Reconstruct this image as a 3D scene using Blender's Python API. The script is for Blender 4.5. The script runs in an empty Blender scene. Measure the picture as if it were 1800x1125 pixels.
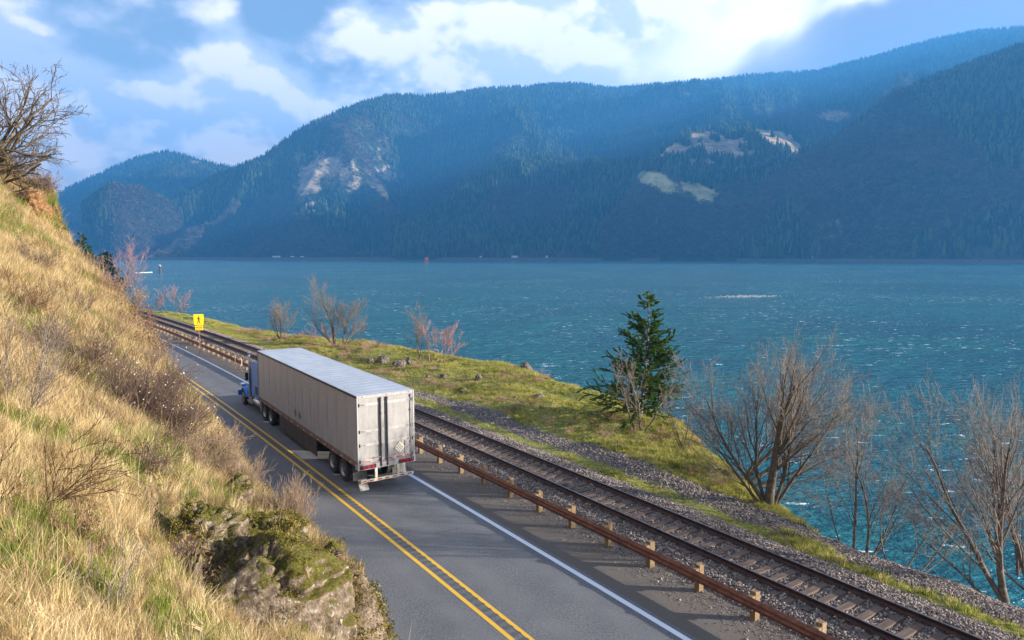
import bpy, math, random
import numpy as np
from math import sin, cos, pi, radians
sc = bpy.context.scene
COL = sc.collection
# ------------------------------------------------------------------ camera, sky, sun, exposure
FPX = 1209.07; PITCH = 0.094949; CAMH = 9.889
cam = bpy.data.objects.new('camera', bpy.data.cameras.new('camera'))
COL.objects.link(cam); sc.camera = cam
cam.location = (0, 0, CAMH); cam.rotation_euler = (pi/2-PITCH, 0, 0)
cam.data.sensor_width = 36; cam.data.lens = FPX/1800*36
cam.data.clip_start = .1; cam.data.clip_end = 30000
SUN_EL = radians(13.5); SUN_AZ = radians(-7)      # azimuth from +X, towards +Y positive
SDIR = np.array([cos(SUN_EL)*cos(SUN_AZ), cos(SUN_EL)*sin(SUN_AZ), sin(SUN_EL)])
sun = bpy.data.objects.new('sun', bpy.data.lights.new('sun', 'SUN')); COL.objects.link(sun)
sun.data.energy = 5.0; sun.data.angle = radians(.5); sun.data.color = (1, .93, .84)
from mathutils import Vector, Matrix
sun.rotation_euler = Vector(SDIR).to_track_quat('Z', 'Y').to_euler()
sc.view_settings.view_transform = 'Standard'; sc.view_settings.look = 'None'
sc.view_settings.exposure = 2.0; sc.view_settings.gamma = 1; sc.view_settings.use_curve_mapping = False
sc.render.engine = 'CYCLES'
sc.cycles.use_denoising = True
sc.cycles.max_bounces = 6; sc.cycles.diffuse_bounces = 2; sc.cycles.glossy_bounces = 2
sc.cycles.transmission_bounces = 3; sc.cycles.volume_bounces = 0; sc.cycles.transparent_max_bounces = 6
sc.cycles.caustics_reflective = False; sc.cycles.caustics_refractive = False
sc.cycles.sample_clamp_indirect = 4

# ------------------------------------------------------------------ node helpers
class NT:
    def __init__(s, tree): s.t = tree; s.n = tree.nodes; s.l = tree.links
    def node(s, typ, **kw):
        n = s.n.new(typ)
        ins = kw.pop('ins', {})
        for k, v in kw.items(): setattr(n, k, v)
        for k, v in ins.items(): s.set(n.inputs[k], v)
        return n
    def set(s, sock, v):
        if isinstance(v, bpy.types.NodeSocket): s.l.new(v, sock)
        elif isinstance(v, bpy.types.Node): s.l.new(v.outputs[0], sock)
        else:
            if hasattr(sock.default_value, '__len__') and not hasattr(v, '__len__'): v = (v,)*len(sock.default_value)
            if hasattr(sock.default_value, '__len__') and len(sock.default_value) == 4 and len(v) == 3: v = tuple(v)+(1,)
            sock.default_value = v
    def math(s, op, a, b=0.0, c=0.0, clamp=False):
        n = s.n.new('ShaderNodeMath'); n.operation = op; n.use_clamp = clamp
        s.set(n.inputs[0], a); s.set(n.inputs[1], b); s.set(n.inputs[2], c); return n.outputs[0]
    def vmath(s, op, a, b=(0, 0, 0)):
        n = s.n.new('ShaderNodeVectorMath'); n.operation = op
        s.set(n.inputs[0], a); s.set(n.inputs[1], b)
        return n.outputs['Value'] if op in ('DOT_PRODUCT', 'LENGTH', 'DISTANCE') else n.outputs[0]
    def noise(s, vec, scale, detail=4, rough=.5, dist=0.0):
        n = s.node('ShaderNodeTexNoise', ins={'Scale': scale, 'Detail': detail, 'Roughness': rough, 'Distortion': dist})
        if vec is not None: s.l.new(vec, n.inputs['Vector'])
        return n.outputs['Fac']
    def voro(s, vec, scale, feature='F1', out='Distance'):
        n = s.node('ShaderNodeTexVoronoi', feature=feature, ins={'Scale': scale})
        if vec is not None: s.l.new(vec, n.inputs['Vector'])
        return n.outputs[out]
    def ramp(s, fac, stops, interp='LINEAR'):
        n = s.n.new('ShaderNodeValToRGB'); n.color_ramp.interpolation = interp
        e = n.color_ramp.elements
        while len(e) < len(stops): e.new(.5)
        for el, (p, c) in zip(e, stops):
            el.position = p; el.color = tuple(c)+(1,) if hasattr(c, '__len__') else (c, c, c, 1)
        s.set(n.inputs[0], fac); return n.outputs[0]
    def mix(s, f, a, b, mode='MIX'):
        n = s.node('ShaderNodeMix', data_type='RGBA', blend_type=mode)
        s.set(n.inputs[0], f); s.set(n.inputs[6], a); s.set(n.inputs[7], b); return n.outputs[2]
    def maprange(s, v, a, b, c=0.0, d=1.0, smooth=False):
        n = s.node('ShaderNodeMapRange', interpolation_type='SMOOTHSTEP' if smooth else 'LINEAR')
        for i, x in enumerate((v, a, b, c, d)): s.set(n.inputs[i], x)
        return n.outputs[0]
    def bump(s, h, strength=.5, dist=.05, normal=None):
        n = s.node('ShaderNodeBump', ins={'Strength': strength, 'Distance': dist, 'Height': h})
        if normal is not None: s.l.new(normal, n.inputs['Normal'])
        return n.outputs[0]

MATS = {}
def new_mat(name):
    m = bpy.data.materials.new(name); m.use_nodes = True; m.node_tree.nodes.clear()
    nt = NT(m.node_tree); out = nt.node('ShaderNodeOutputMaterial'); MATS[name] = m
    return m, nt, out
def principled(nt, out, color, rough=.8, metal=0.0, normal=None, spec=.5, **kw):
    p = nt.node('ShaderNodeBsdfPrincipled')
    nt.set(p.inputs['Base Color'], color); nt.set(p.inputs['Roughness'], rough); nt.set(p.inputs['Metallic'], metal)
    p.inputs['Specular IOR Level'].default_value = spec
    if normal is not None: nt.l.new(normal, p.inputs['Normal'])
    for k, v in kw.items(): nt.set(p.inputs[k], v)
    nt.l.new(p.outputs[0], out.inputs[0]); return p
def gpos(nt): return nt.node('ShaderNodeNewGeometry').outputs['Position']
def opos(nt): return nt.node('ShaderNodeTexCoord').outputs['Object']
def simple(name, c1, c2=None, scale=3.0, rough=.7, metal=0.0, bump=0.0, bscale=None, world=False, spec=.5, detail=5, **kw):
    m, nt, out = new_mat(name)
    pos = gpos(nt) if world else opos(nt)
    c2 = c2 or tuple(x*.75 for x in c1)
    f = nt.noise(pos, scale, detail, .62)
    col = nt.ramp(f, [(.35, c2), (.65, c1)])
    nrm = None
    if bump: nrm = nt.bump(nt.noise(pos, bscale or scale*4, 4, .6), bump, .02)
    principled(nt, out, col, rough, metal, nrm, spec, **kw)
    return m

# ------------------------------------------------------------------ geometry of the place
def ray(x, y):
    f = np.array([0, cos(PITCH), -sin(PITCH)]); u = np.array([0, sin(PITCH), cos(PITCH)])
    return f+np.array([1, 0, 0])*(x-900)/FPX+u*(562.5-y)/FPX
def Pd(x, y, d):
    r = ray(x, y); return np.array([0, 0, CAMH])+r*d/np.hypot(r[0], r[1])
def Pz(x, y, z):
    r = ray(x, y); return np.array([0, 0, CAMH])+r*(z-CAMH)/r[2]
PHI0 = radians(33.35); KAP = .0008727
_S = np.arange(-60, 700, .5); _ph = PHI0+KAP*_S
_X = np.concatenate([[0], np.cumsum(-np.sin(_ph[:-1]+KAP*.25)*.5)]); _Y = np.concatenate([[0], np.cumsum(np.cos(_ph[:-1]+KAP*.25)*.5)])
_X -= _X[120]; _Y -= _Y[120]
def XY(s, o):
    p = PHI0+KAP*s
    return np.interp(s, _S, _X)+np.cos(p)*o, np.interp(s, _S, _Y)+np.sin(p)*o
def SO(x, y):
    s = -x*sin(PHI0)+y*cos(PHI0)
    for _ in range(8):
        p = PHI0+KAP*s; dx = x-np.interp(s, _S, _X); dy = y-np.interp(s, _S, _Y)
        s = s+(-dx*np.sin(p)+dy*np.cos(p))
    p = PHI0+KAP*s
    return s, (x-np.interp(s, _S, _X))*np.cos(p)+(y-np.interp(s, _S, _Y))*np.sin(p)

def _hash(ix, iy, seed):
    h = (ix.astype(np.int64)*374761393+iy.astype(np.int64)*668265263+seed*974711) & 0x7fffffff
    h = ((h ^ (h >> 13))*1274126177) & 0x7fffffff
    return ((h ^ (h >> 16)) & 0xffff)/65535.0
def vnoise(x, y, seed=0):
    x = np.asarray(x, float); y = np.asarray(y, float)
    ix = np.floor(x); iy = np.floor(y); fx = x-ix; fy = y-iy
    fx = fx*fx*(3-2*fx); fy = fy*fy*(3-2*fy)
    a = _hash(ix, iy, seed); b = _hash(ix+1, iy, seed); c = _hash(ix, iy+1, seed); d = _hash(ix+1, iy+1, seed)
    return (a*(1-fx)+b*fx)*(1-fy)+(c*(1-fx)+d*fx)*fy
def fbm(x, y, seed=0, octv=5, gain=.5):
    t = 0; a = 1; n = 0
    for i in range(octv):
        t = t+a*vnoise(x*2**i+i*17.3, y*2**i-i*9.1, seed+i); n += a; a *= gain
    return t/n          # 0..1
def ridged(x, y, seed=0, octv=4):
    t = 0; a = 1; n = 0
    for i in range(octv):
        t = t+a*(1-np.abs(2*vnoise(x*2**i+i*5.7, y*2**i+i*3.3, seed+i)-1)); n += a; a *= .5
    return t/n

def tag(o, label=None, cat=None, group=None, kind=None):
    if label: o['label'] = label
    if cat: o['category'] = cat
    if group: o['group'] = group
    if kind: o['kind'] = kind
    return o
def link(name, me, parent=None, mats=()):
    o = bpy.data.objects.new(name, me); COL.objects.link(o)
    if parent is not None: o.parent = parent
    for m in mats:
        if len(me.materials) < len(mats): me.materials.append(m)
    return o
def empty(name, loc=(0, 0, 0), rz=0.0):
    o = bpy.data.objects.new(name, None); COL.objects.link(o); o.location = loc; o.rotation_euler = (0, 0, rz); o.empty_display_size = .2
    return o
def fast_mesh(name, V, Fs, smooth=False, uv=None, attrs=None):
    """V (n,3); Fs: array (m,k) or list of such arrays"""
    me = bpy.data.meshes.new(name); V = np.asarray(V, np.float32)
    if not isinstance(Fs, list): Fs = [Fs]
    Fs = [np.asarray(f, np.int32) for f in Fs if len(f)]
    loops = np.concatenate([f.ravel() for f in Fs]); tot = np.concatenate([np.full(len(f), f.shape[1], np.int32) for f in Fs])
    start = np.concatenate([[0], np.cumsum(tot)[:-1]]).astype(np.int32)
    me.vertices.add(len(V)); me.vertices.foreach_set('co', V.ravel())
    me.loops.add(len(loops)); me.loops.foreach_set('vertex_index', loops)
    me.polygons.add(len(tot)); me.polygons.foreach_set('loop_start', start); me.polygons.foreach_set('loop_total', tot)
    if smooth: me.polygons.foreach_set('use_smooth', np.ones(len(tot), bool))
    if uv is not None:
        l = me.uv_layers.new(name='UVMap'); l.data.foreach_set('uv', np.asarray(uv, np.float32)[loops].ravel())
    for k, a in (attrs or {}).items():
        at = me.attributes.new(k, 'FLOAT', 'POINT'); at.data.foreach_set('value', np.asarray(a, np.float32))
    me.update(calc_edges=True); return me
def grid_faces(nu, nv):
    i = np.arange(nu-1)[:, None]*nv+np.arange(nv-1)[None]; i = i.ravel()
    return np.stack([i, i+nv, i+nv+1, i+1], 1)

class MB:
    """collects boxes, bars, tubes and faces into one mesh"""
    def __init__(s): s.v = []; s.f = []; s.mi = []; s.cur = 0
    def add(s, vs, fs):
        b = len(s.v); s.v += [tuple(map(float, v)) for v in vs]; s.f += [tuple(b+i for i in f) for f in fs]; s.mi += [s.cur]*len(fs); return s
    def box(s, x0, x1, y0, y1, z0, z1, bev=0.0):
        if bev <= 0:
            vs = [(x, y, z) for x in (x0, x1) for y in (y0, y1) for z in (z0, z1)]
            return s.add(vs, [(0, 1, 3, 2), (4, 6, 7, 5), (0, 4, 5, 1), (2, 3, 7, 6), (0, 2, 6, 4), (1, 5, 7, 3)])
        b = bev
        prof = [(x0+b, y0), (x1-b, y0), (x1, y0+b), (x1, y1-b), (x1-b, y1), (x0+b, y1), (x0, y1-b), (x0, y0+b)]
        cx, cy = (x0+x1)/2, (y0+y1)/2
        vs = []
        for z, k in ((z0, 1), (z0+b, 0), (z1-b, 0), (z1, 1)):
            for (x, y) in prof:
                vs.append((x+(b if x < cx else -b)*k*.8, y+(b if y < cy else -b)*k*.8, z))
        fs = [tuple(range(7, -1, -1)), tuple(range(24, 32))]
        for r in range(3):
            for i in range(8):
                j = (i+1) % 8; fs.append((r*8+i, r*8+j, r*8+8+j, r*8+8+i))
        return s.add(vs, fs)
    def prism(s, prof, a0, a1, axis='x'):
        n = len(prof); vs = []
        for a in (a0, a1):
            for p, q in prof:
                vs.append({'x': (a, p, q), 'y': (p, a, q), 'z': (p, q, a)}[axis])
        return s.add(vs, [tuple(range(n-1, -1, -1)), tuple(range(n, 2*n))]+[(i, (i+1) % n, n+(i+1) % n, n+i) for i in range(n)])
    def cyl(s, c, r, a0, a1, axis='x', n=16, r1=None, cap=True):
        r1 = r if r1 is None else r1; vs = []
        for a, rr in ((a0, r), (a1, r1)):
            for i in range(n):
                t = 2*pi*i/n; p, q = c[0]+rr*cos(t), c[1]+rr*sin(t)
                vs.append({'x': (a, p, q), 'y': (p, a, q), 'z': (p, q, a)}[axis])
        fs = [(i, (i+1) % n, n+(i+1) % n, n+i) for i in range(n)]
        if cap: fs += [tuple(range(n-1, -1, -1)), tuple(range(n, 2*n))]
        return s.add(vs, fs)
    def ring(s, c, prof, axis='x', n=24, a0=0, a1=2*pi):
        """lathe: prof list of (axial, radius) closed loop"""
        m = len(prof); vs = []; closed = abs(a1-a0-2*pi) < 1e-6; k = n if closed else n+1
        for i in range(k):
            t = a0+(a1-a0)*i/n
            for a, r in prof:
                p, q = c[0]+r*cos(t), c[1]+r*sin(t)
                vs.append({'x': (a, p, q), 'y': (p, a, q), 'z': (p, q, a)}[axis])
        fs = []
        for i in range(n):
            i2 = (i+1) % k
            for j in range(m):
                j2 = (j+1) % m; fs.append((i*m+j, i2*m+j, i2*m+j2, i*m+j2))
        return s.add(vs, fs)
    def tube(s, pts, r, n=6):
        pts = [Vector(p) for p in pts]; rings = []
        for i, p in enumerate(pts):
            d = (pts[min(i+1, len(pts)-1)]-pts[max(i-1, 0)]).normalized()
            a = d.cross(Vector((0, 0, 1)) if abs(d.z) < .9 else Vector((1, 0, 0))).normalized(); b = d.cross(a)
            rr = r[i] if hasattr(r, '__len__') else r
            rings += [tuple(p+a*rr*cos(2*pi*k/n)+b*rr*sin(2*pi*k/n)) for k in range(n)]
        fs = [tuple(range(n-1, -1, -1)), tuple(range(len(rings)-n, len(rings)))]
        for i in range(len(pts)-1):
            for k in range(n):
                k2 = (k+1) % n; fs.append((i*n+k, i*n+k2, i*n+n+k2, i*n+n+k))
        return s.add(rings, fs)
    def build(s, name, mats, parent=None, smooth=False):
        me = bpy.data.meshes.new(name); me.from_pydata(s.v, [], s.f)
        mats = mats if isinstance(mats, (list, tuple)) else [mats]
        for m in mats: me.materials.append(m)
        if len(mats) > 1: me.polygons.foreach_set('material_index', s.mi)
        me.validate(); me.update()
        import bmesh
        bm = bmesh.new(); bm.from_mesh(me); bmesh.ops.recalc_face_normals(bm, faces=bm.faces); bm.to_mesh(me); bm.free()
        if smooth:
            me.polygons.foreach_set('use_smooth', [True]*len(me.polygons))
            try: me.set_sharp_from_angle(angle=radians(40))
            except Exception: pass
        return link(name, me, parent)

def sweep(name, prof, s0, s1, ds, mat, parent=None, off=lambda s: 0*s, zf=lambda s: 0*s, smooth=False, closed=True, uv=False):
    """sweep a cross-section (off, z) along the road curve"""
    s = np.arange(s0, s1+1e-6, ds); prof = np.array(prof, float); m = len(prof)
    o = off(s)[:, None]+prof[None, :, 0]; z = zf(s)[:, None]+prof[None, :, 1]
    x, y = XY(np.repeat(s[:, None], m, 1), o)
    V = np.stack([x, y, z], -1).reshape(-1, 3)
    F = grid_faces(len(s), m)
    Fs = [F]
    if closed:
        i = np.arange(len(s)-1)*m
        Fs.append(np.stack([i+m-1, i+2*m-1, i+m, i], 1))
    UV = np.stack([o, np.repeat(s[:, None], m, 1)], -1).reshape(-1, 2)
    me = fast_mesh(name, V, Fs, smooth, UV)
    return link(name, me, parent, [mat])

# ------------------------------------------------------------------ world: daylight sky with drifting cumulus
world = bpy.data.worlds.new('World'); sc.world = world; world.use_nodes = True
world.node_tree.nodes.clear(); w = NT(world.node_tree)
SKY_STRENGTH = .05
sky = w.node('ShaderNodeTexSky', sky_type='NISHITA')
sky.sun_disc = False; sky.sun_elevation = SUN_EL; sky.sun_rotation = pi/2-SUN_AZ
sky.altitude = 50; sky.air_density = 1.0; sky.dust_density = .6; sky.ozone_density = 1.5
gen = w.node('ShaderNodeTexCoord').outputs['Generated']
sep = w.node('ShaderNodeSeparateXYZ', ins={0: gen})
az = w.math('ARCTAN2', sep.outputs[0], sep.outputs[1]); el = w.math('ARCSINE', sep.outputs[2])
ae = w.node('ShaderNodeCombineXYZ', ins={0: az, 1: el}).outputs[0]
def azel(px, py):
    r = ray(px, py); r = r/np.linalg.norm(r); return math.atan2(r[0], r[1]), math.asin(r[2])
warp = w.node('ShaderNodeTexNoise', ins={'Scale': 7, 'Detail': 4}); w.l.new(ae, warp.inputs['Vector'])
wv = w.vmath('SCALE', w.vmath('SUBTRACT', warp.outputs['Color'], (.5, .5, .5))); wv.node.inputs['Scale'].default_value = .09
aew = w.vmath('ADD', ae, wv)
def blob(px, py, rx, ry, tilt=0.0):
    a, e = azel(px, py)
    d = w.vmath('SUBTRACT', aew, (a, e, 0))
    rot = w.node('ShaderNodeVectorRotate', rotation_type='Z_AXIS', ins={'Vector': d, 'Angle': tilt}).outputs[0]
    q = w.vmath('LENGTH', w.vmath('MULTIPLY', rot, (FPX/rx, FPX/ry, 0)))
    return w.math('POWER', 2.718, w.math('MULTIPLY', w.math('MULTIPLY', q, q), -1.0))
def total(bs):
    t = bs[0][0]
    t = w.math('MULTIPLY', bs[0][0], bs[0][1])
    for b, k in bs[1:]: t = w.math('MULTIPLY_ADD', b, k, t)
    return t
B = total([(blob(130, 180, 220, 100, .25), .98), (blob(445, 150, 115, 66, .1), .80), (blob(580, 225, 240, 70), .62), (blob(385, 18, 50, 30), .55), (blob(500, 65, 35, 20), .25),
           (blob(670, 85, 100, 50, .5), .62), (blob(860, 90, 170, 110), .65), (blob(1120, 70, 240, 90), .8), (blob(1270, 30, 120, 80, -.4), .6), (blob(250, 275, 320, 60), .72),
           (blob(30, 20, 60, 40), .25), (blob(980, 10, 200, 50), .3), (blob(1500, 75, 190, 42, -.33), .8), (blob(1510, 12, 70, 12, -.2), .7), (blob(1720, 50, 240, 80, -.15), 1.1), (blob(1250, 115, 200, 35), .6), (blob(2100, 20, 300, 120), .6)])
mp = w.node('ShaderNodeMapping', ins={'Vector': gen, 'Scale': (1, 1, 1.5)}).outputs[0]
n1 = w.noise(mp, 9.0, 8, .52, .1)
mp2 = w.node('ShaderNodeMapping', ins={'Vector': gen, 'Scale': (1, 1, 1.5), 'Location': (-.012, .002, -.035)}).outputs[0]
n2 = w.noise(mp2, 9.0, 5, .5, .1)
outside = w.maprange(sep.outputs[2], .28, .6, 0, .22)      # broken cumulus goes on above the frame
side = w.maprange(w.math('ABSOLUTE', az), .75, 1.2, 0, .3)
cov = w.math('ADD', w.math('ADD', w.math('MULTIPLY', w.math('SUBTRACT', n1, .5), 2.3), B), w.math('MAXIMUM', outside, side))
dens = w.maprange(cov, .08, .72, 0, 1, True)
lit = w.maprange(w.math('SUBTRACT', n1, n2), -.06, .07, 0, 1, True)
# heavy shadowed cloud bank lying on the ridge to the right
bank = total([(blob(1480, 85, 240, 36, -.30), 1.0), (blob(1690, 45, 260, 60, -.1), .9), (blob(1800, 60, 200, 80), .5), (blob(2200, 40, 400, 160), .7)])
bank = w.math('MINIMUM', bank, 1.0)
cc = w.mix(lit, (6.6, 6.6, 7.8), (11.4, 10.0, 9.7))
cc = w.mix(bank, cc, (2.6, 2.1, 2.0))
glow = total([(blob(1290, 45, 110, 55, -.3), 1.0), (blob(1180, 110, 130, 30, 0.1), .5), (blob(1345, 60, 60, 14, -.3), .8), (blob(1510, 14, 60, 10, -.2), .8)])
cc = w.mix(w.math('MINIMUM', glow, 1.0), cc, (14, 12.2, 11.4))
skyc = w.mix(1.0, sky.outputs[0], (1.6, 1.16, .98), 'MULTIPLY')
fin = w.mix(w.math('MULTIPLY', dens, .93), skyc, cc)
bg = w.node('ShaderNodeBackground', ins={'Color': fin, 'Strength': SKY_STRENGTH})
wo = w.node('ShaderNodeOutputWorld'); w.l.new(bg.outputs[0], wo.inputs[0])
world.cycles.sampling_method = 'MANUAL'; world.cycles.sample_map_resolution = 512

# ------------------------------------------------------------------ road
def road_mat():
    m, nt, out = new_mat('asphalt')
    pos = gpos(nt); uv = nt.node('ShaderNodeUVMap').outputs[0]
    s = nt.node('ShaderNodeSeparateXYZ', ins={0: uv})
    off = s.outputs[0]
    wob = nt.math('MULTIPLY', nt.math('SUBTRACT', nt.noise(pos, .25, 3), .5), .5)
    o2 = nt.math('ADD', off, wob)
    # wheel paths worn paler, oil strip between them
    tr = 0
    acc = None
    for c, wd in ((10.6, .38), (12.35, .38), (7.0, .38), (8.75, .38)):
        g = nt.math('POWER', 2.718, nt.math('MULTIPLY', nt.math('POWER', nt.math('DIVIDE', nt.math('SUBTRACT', o2, c), wd), 2), -1))
        acc = g if acc is None else nt.math('ADD', acc, g)
    agg = nt.noise(pos, 55, 4, .8)
    base = nt.ramp(agg, [(.3, (.045, .046, .05)), (.5, (.088, .089, .094)), (.72, (.22, .215, .21))])
    spk = nt.maprange(nt.noise(pos, 16, 4, .85), .44, .60); base = nt.mix(nt.math('MULTIPLY', spk, .7), base, (.25, .245, .235)); spd = nt.maprange(nt.noise(pos, 11, 3, .9), .56, .66); base = nt.mix(nt.math('MULTIPLY', spd, .55), base, (.04, .04, .045))
    big = nt.noise(pos, .7, 5, .6)
    base = nt.mix(nt.math('MULTIPLY', acc, .5), base, (.17, .167, .165))
    base = nt.mix(nt.maprange(big, .4, .7, 0, .40), base, (.07, .072, .078))
    principled(nt, out, base, .72, 0, nt.bump(nt.noise(pos, 90, 3, .7), .6, .012), .45)
    return m
def shoulder_mat():
    m, nt, out = new_mat('gravelly_shoulder')
    pos = gpos(nt)
    v = nt.voro(pos, 22, out='Color'); g = nt.noise(pos, 45, 4, .8); big = nt.noise(pos, .9, 5, .65)
    c = nt.ramp(g, [(.3, (.06, .053, .048)), (.55, (.15, .13, .112)), (.75, (.30, .26, .22))])
    c = nt.mix(nt.maprange(big, .42, .66, 0, .6), c, (.13, .105, .08))
    principled(nt, out, c, .9, 0, nt.bump(g, .8, .02), .3); return m
def paint_mat(name, col, wear):
    m, nt, out = new_mat(name); pos = gpos(nt)
    f = nt.noise(pos, 30, 5, .8); b = nt.noise(pos, 1.5, 4, .6)
    k = nt.maprange(nt.math('ADD', nt.math('MULTIPLY', f, .7), nt.math('MULTIPLY', b, .3)), wear, wear+.10)
    c = nt.mix(k, col, (.07, .072, .08))
    principled(nt, out, c, .6, 0, nt.bump(nt.noise(pos, 90, 3, .7), .4, .01)); return m
M_asph = road_mat(); M_should = shoulder_mat()
M_yel = paint_mat('yellow_road_paint', (.72, .42, .03), .60); M_white = paint_mat('white_road_paint', (.72, .74, .76), .62)
def strip(name, o0, o1, z, s0, s1, ds, mat, n=2, kind='structure', lab=None):
    o = np.linspace(o0, o1, n)
    ob = sweep(name, [(a, z) for a in o], s0, s1, ds, mat, closed=False)
    tag(ob, lab, None, None, kind); return ob
strip('road', 4.7, 13.35, 0, -30, 420, 1.5, M_asph, 8)
sh = sweep('road_shoulder', [(13.30, -.008), (13.32, -.003), (14.3, -.004), (15.0, 0.0), (15.6, .01), (16.0, .0)], -30, 420, 1.0, M_should, closed=False); tag(sh, kind='structure')
strip('road_marking_white_line', 13.02, 13.20, .004, -30, 420, .75, M_white, 2)
strip('road_marking_yellow_line', 9.30, 9.43, .004, -30, 420, .75, M_yel, 2)
strip('road_marking_yellow_line', 9.72, 9.85, .004, -30, 420, .75, M_yel, 2)
strip('road_marking_white_line', 6.1, 6.24, .004, -30, 420, .75, M_white, 2)
# milled rumble grooves between and under the yellow lines
rb = MB(); M_groove = simple('groove_asphalt', (.10, .099, .098), (.07, .07, .07), scale=20, world=True)
for i in range(260):
    s = 4+i*.36
    for a, b in ((9.50, 9.70),):
        P = [XY(s, a), XY(s, b), XY(s+.17, b), XY(s+.17, a)]
        rb.add([(p[0], p[1], .006) for p in P], [(0, 1, 2, 3)])
    P = [XY(s, 9.71), XY(s, 9.738), XY(s+.12, 9.738), XY(s+.12, 9.71)]
    rb.add([(p[0], p[1], .008) for p in P], [(0, 1, 2, 3)])
tag(rb.build('rumble_strip', M_groove), kind='structure')
cr = MB(); rng = random.Random(5)
for i in range(16):      # transverse and lengthwise cracks sealed with tar
    s = rng.uniform(14, 80); o = rng.uniform(9.9, 12); pts = []
    L = rng.uniform(.8, 2.5); a = rng.choice([0, 0, 1])
    n = 12
    for k in range(n+1):
        t = k/n; pts.append((s+(t*L*2 if a else rng.uniform(-.04, .04)), o+(rng.uniform(-.03, .03) if a else t*L)))
    for k in range(n):
        (sa, oa), (sb, ob_) = pts[k], pts[k+1]; wd = .018
        q = [XY(sa-wd*(1-a), oa-wd*a), XY(sb-wd*(1-a), ob_-wd*a), XY(sb+wd*(1-a), ob_+wd*a), XY(sa+wd*(1-a), oa+wd*a)]
        cr.add([(p[0], p[1], .003) for p in q], [(0, 1, 2, 3)])
tag(cr.build('tar_crack_line', M_groove), kind='structure')

# ------------------------------------------------------------------ railway bed, sleepers, rails
RZ = .38                                     # rail head height
def ballast_mat():
    m, nt, out = new_mat('ballast'); pos = gpos(nt)
    c = nt.voro(pos, 17, out='Color'); d = nt.voro(pos, 17)
    hs = nt.node('ShaderNodeSeparateXYZ', ins={0: c}).outputs[0]
    col = nt.ramp(hs, [(0, (.055, .047, .044)), (.5, (.15, .125, .11)), (1, (.31, .26, .22))])
    big = nt.noise(pos, .8, 4, .6)
    col = nt.mix(nt.maprange(big, .45, .7, 0, .5), col, (.10, .085, .075))
    principled(nt, out, col, .9, 0, nt.bump(nt.math('SUBTRACT', 1, d), .9, .05), .3); return m
M_ball = ballast_mat()
sweepb = sweep('ballast_bed', [(15.55, -.02), (15.9, .06), (16.3, .16), (16.55, .165), (17.0, .135), (18.8, .135), (19.25, .16), (19.7, .12), (20.1, .02), (20.4, -.03)], -30, 420, 1.0, M_ball, closed=False, smooth=True); tag(sweepb, kind='structure')
def wood_mat(name, c1, c2, world=False):
    m, nt, out = new_mat(name); pos = opos(nt)
    mp = nt.node('ShaderNodeMapping', ins={'Vector': pos, 'Scale': (1.2, 12, 12)}).outputs[0]
    r = nt.node('ShaderNodeObjectInfo').outputs['Random']
    mp = nt.vmath('ADD', mp, nt.node('ShaderNodeCombineXYZ', ins={0: nt.math('MULTIPLY', r, 90)}).outputs[0])
    f = nt.noise(mp, 1.5, 6, .7)
    col = nt.ramp(f, [(.3, c2), (.7, c1)])
    col = nt.mix(nt.maprange(r, 0, 1, 0, .5), col, c2)
    principled(nt, out, col, .85, 0, nt.bump(f, .5, .01), .25); return m
M_tie = wood_mat('weathered_sleeper_wood', (.21, .145, .105), (.085, .06, .047)); M_post = wood_mat('guard_post_wood', (.34, .24, .13), (.17, .115, .065))
M_rust = simple('rusted_rail_steel', (.085, .045, .032), (.04, .022, .018), 6, .6, .35, .3, 40, True)
M_railtop = simple('polished_rail_head', (.32, .28, .28), (.20, .17, .17), 3, .38, .8, 0, None, True)
track = empty('railway_track', (*XY(20, 18), RZ-.2)); tag(track, 'single railway track with rust brown rails on timber sleepers beside the road', 'railway track')
def place_child(o, parent):
    o.parent = parent; o.matrix_parent_inverse = parent.matrix_world.inverted(); return o
bpy.context.view_layer.update()
def rail_prof(c):
    z = RZ-.18
    return [(c-.07, z), (c+.07, z), (c+.07, z+.015), (c+.012, z+.035), (c+.012, z+.13), (c+.036, z+.145), (c+.036, z+.176), (c+.028, z+.18), (c-.028, z+.18), (c-.036, z+.176), (c-.036, z+.145), (c-.012, z+.13), (c-.012, z+.035), (c-.07, z+.015)]
for c in (17.10, 18.72):
    r = sweep('rail', rail_prof(c), -25, 400, 1.0, M_rust); place_child(r, track)
    t = sweep('rail_head', [(c-.026, RZ+.0015), (c+.026, RZ+.0015)], -25, 400, 1.0, M_railtop, closed=False); place_child(t, r)
rng = random.Random(3)
tie_me = None
def tie_mesh(seed):
    r = random.Random(seed); b = MB(); b.box(-1.3, 1.3, -.115, .115, -.12, .03, .012)
    for i in range(len(b.v)):
        x, y, z = b.v[i]; b.v[i] = (x+r.uniform(-.02, .02), y+r.uniform(-.008, .008), z+r.uniform(-.004, .004))
    o = b.build('sleeper', M_tie); me = o.data; bpy.data.objects.remove(o); return me
ties = [tie_mesh(i) for i in range(5)]
NT_T = 300
for i in range(NT_T):
    s = 3+i*.535+rng.uniform(-.03, .03); p = XY(s, 17.91+rng.uniform(-.05, .05))
    o = bpy.data.objects.new('sleeper', ties[i % 5]); COL.objects.link(o); o.parent = track
    o.matrix_parent_inverse = track.matrix_world.inverted()
    o.location = (p[0], p[1], RZ-.213+rng.uniform(-.006, .004)); o.rotation_euler = (0, 0, PHI0+KAP*s+rng.uniform(-.03, .03))
far = MB()
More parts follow.
